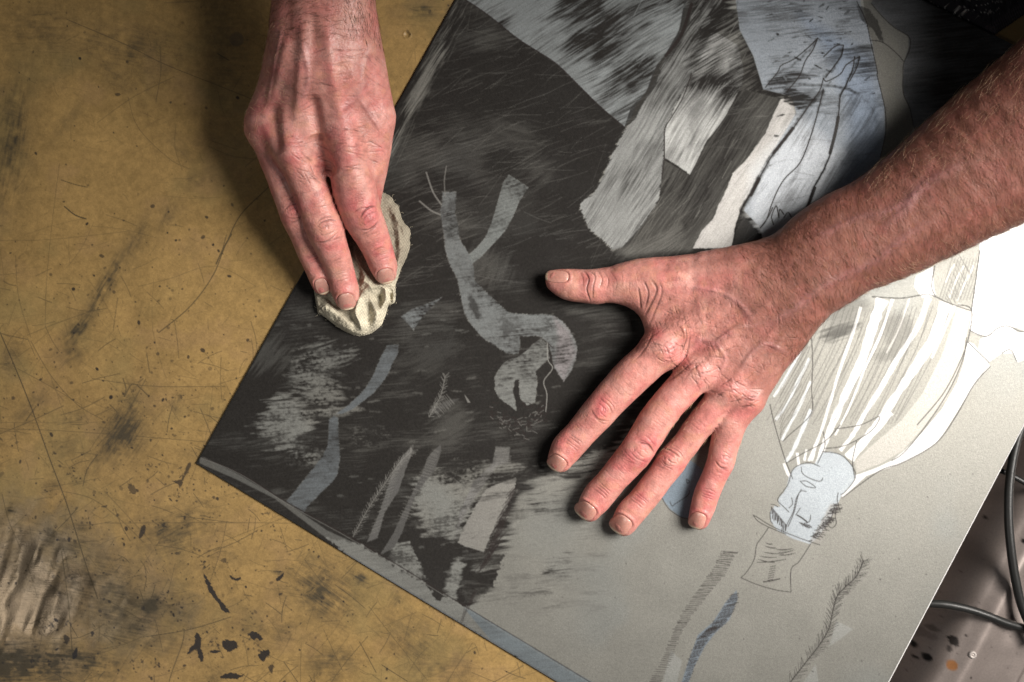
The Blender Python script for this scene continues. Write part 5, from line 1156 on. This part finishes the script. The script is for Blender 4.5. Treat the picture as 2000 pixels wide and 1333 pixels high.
# rivet
def lathe(prof, n=28):
    V = []; F = []
    for r, z in prof:
        for k in range(n): V.append((r*math.cos(2*math.pi*k/n), r*math.sin(2*math.pi*k/n), z))
    for i in range(len(prof)-1):
        for k in range(n): F.append([i*n+k, i*n+(k+1) % n, (i+1)*n+(k+1) % n, (i+1)*n+k])
    F.append([(len(prof)-1)*n+k for k in range(n)]); return np.array(V), F
v_, f_ = lathe([(9, -3), (8, 0), (6.4, 1.6), (4, 1.9), (3, .3), (1.9, .1), (1.6, .9), (.4, 1.1)])
kk = (HC+75)/HC; rx_, ry_ = CX+(1896-CX)*kk, CY+(1277-CY)*kk; rs_ = (rx_-1735)*n_[0]+(ry_-1333)*n_[1]
v_ = v_+np.array([rx_, ry_, float(tray_z(np.array(rs_), np.array(rx_), np.array(ry_)))+.6])
MR = Mat('rivet_metal', Roughness=.6, Metallic=.4); MR.b.inputs['Base Color'].default_value = (.5, .45, .42, 1)
mesh_obj('rivet', v_, f_, MR.m, parent=tray)
# cables
MC = Mat('black_rubber', Roughness=.42); MC.b.inputs['Base Color'].default_value = (.022, .022, .021, 1); MC.link(MC.bump(MC.noise(700, 3), .0002, .5), MC.b.inputs['Normal'])
def cable(name, pts, r, label):
    P = [lift(x, y, h) for x, y, h in pts]; v_, f_ = tube(P, r, 18, True, 10); o = mesh_obj(name, v_, f_, MC.m); tag(o, label, 'cable', 'black cables beside the plate'); return o
cable('cable', [(2030, 740, -50), (2008, 800, -50), (1984, 870, -46), (1972, 940, -40), (1970, 1010, -36), (1975, 1075, -36), (1984, 1135, -40), (1998, 1190, -46), (2030, 1260, -52)], 9.0, 'thick black rubber cable curving downward past the right edge of the plate')
cable('cable', [(1740, 1170, -70), (1800, 1178, -56), (1845, 1181, -50), (1890, 1190, -50), (1930, 1203, -52), (1968, 1218, -58), (2010, 1228, -66), (2080, 1236, -70)], 8.0, 'black rubber cable coming out sideways from under the plate above the rivet')
cable('cable', [(1900, 905, -72), (1950, 918, -68), (1985, 934, -68), (2030, 960, -70)], 5.5, 'thin black cable passing beneath the thick cable')

# =================================================================== dark garment top right
KN = Field(1700, -260, 2300, 130, 2.2)
gx, gy = KN.X, KN.Y
n2 = np.array([-.447, .894]); sd_ = (gx-1800)*.447-(gy-0)*.894                # distance beyond the plate's far edge
hem = (gx-1935)*.56+(gy-75)*.83                                                # + is outside the hem (towards the bench)
hz = 8+26*sstep(0, -60, hem)+(fbm2(gx/40, gy/40, 3, 3)-.5)*16
ribm = sstep(-26, -22, hem)*sstep(0, -3, hem)
u_ = gx*.83-gy*.56
hz = hz+np.where(ribm > .3, 1.6*np.sin(u_*1.3)*ribm+2.5*np.exp(-((hem+12)/9)**2), 0)
speck = fbm2(gx/5, gy/7, 11, 3)
hz = hz+(speck-.5)*7*(1-ribm)
kc = np.ones(KN.sh+(3,), np.float32)*np.array([.020, .019, .022]); kc = kc*(1-ribm[..., None])+np.array([.045, .040, .046])*ribm[..., None]*(.8+.3*np.sin(u_*1.3))[..., None]
wh = sstep(.70, .78, fbm2(gx/4, gy/4, 21, 2))*np.exp(-((gx-1870)**2/60**2+(gy-22)**2/25**2))*(1-ribm); kc = kc*(1-wh[..., None])+np.array([.45, .44, .42])*wh[..., None]
ok = (hem < 0); ii = -np.ones(KN.sh, np.int64); ii[ok] = np.arange(ok.sum())
qa = np.stack([ii[:-1, :-1], ii[1:, :-1], ii[1:, 1:], ii[:-1, 1:]], -1).reshape(-1, 4); qa = qa[(qa >= 0).all(1)]
xx = gx[ok]; yy = gy[ok]; zz_ = hz[ok]*sstep(0, -5, hem[ok]); zz_ = np.where(sd_[ok] < 8, 0.3, zz_)
keepv = sd_[ok] > -30
V = np.stack([xx, yy, zz_], 1)
qa = qa[keepv[qa].all(1)]
MK = Mat('dark_knit', Roughness=.95); at = MK.attr('knit'); MK.link(at.outputs['Color'], MK.b.inputs['Base Color']); MK.b.inputs['Specular IOR Level'].default_value = .1
kn = mesh_obj('sweater', V, qa, MK.m, attrs={'knit': kc[ok]})
sol = kn.modifiers.new('thick', 'SOLIDIFY'); sol.thickness = 1.2*S; sol.offset = -1
tag(kn, 'dark speckled knitted garment with ribbed hem lying on the bench beyond the plate', 'sweater')
# =================================================================== camera, lights, render
cam = bpy.data.cameras.new('camera'); co = bpy.data.objects.new('camera', cam); col.objects.link(co)
cam.sensor_width = 36; cam.lens = 36*HC/2000; co.location = (0, 0, HC*S); cam.clip_end = 50; cam.clip_start = .01
co.rotation_euler = (0, 0, 0); scn.camera = co
def area(name, x, y, z, tx, ty, tz, sx, sy, power, colr, spread):
    l = bpy.data.lights.new(name, 'AREA'); l.shape = 'RECTANGLE'; l.size = sx*S; l.size_y = sy*S; l.energy = power; l.color = colr; l.spread = math.radians(spread)
    o = bpy.data.objects.new(name, l); col.objects.link(o)
    p = Vector(w3([x, y, z])); t = Vector(w3([tx, ty, tz])); o.location = p; o.rotation_euler = (t-p).to_track_quat('-Z', 'Y').to_euler(); return o
area('softbox_key', 2850, 400, 2000, 940, 960, 0, 1300, 1300, 2.5, (1, .95, .89), 58)
area('softbox_fill', -700, 1700, 2000, 700, 700, 0, 700, 700, .38, (1, .96, .9), 120)
w = bpy.data.worlds.new('World'); scn.world = w; w.use_nodes = True
w.node_tree.nodes['Background'].inputs[0].default_value = (.9, .95, 1, 1); w.node_tree.nodes['Background'].inputs[1].default_value = .045
scn.render.engine = 'CYCLES'
vs = scn.view_settings; vs.view_transform = 'Standard'; vs.look = 'None'; vs.gamma = 1; vs.exposure = 0; vs.use_curve_mapping = False
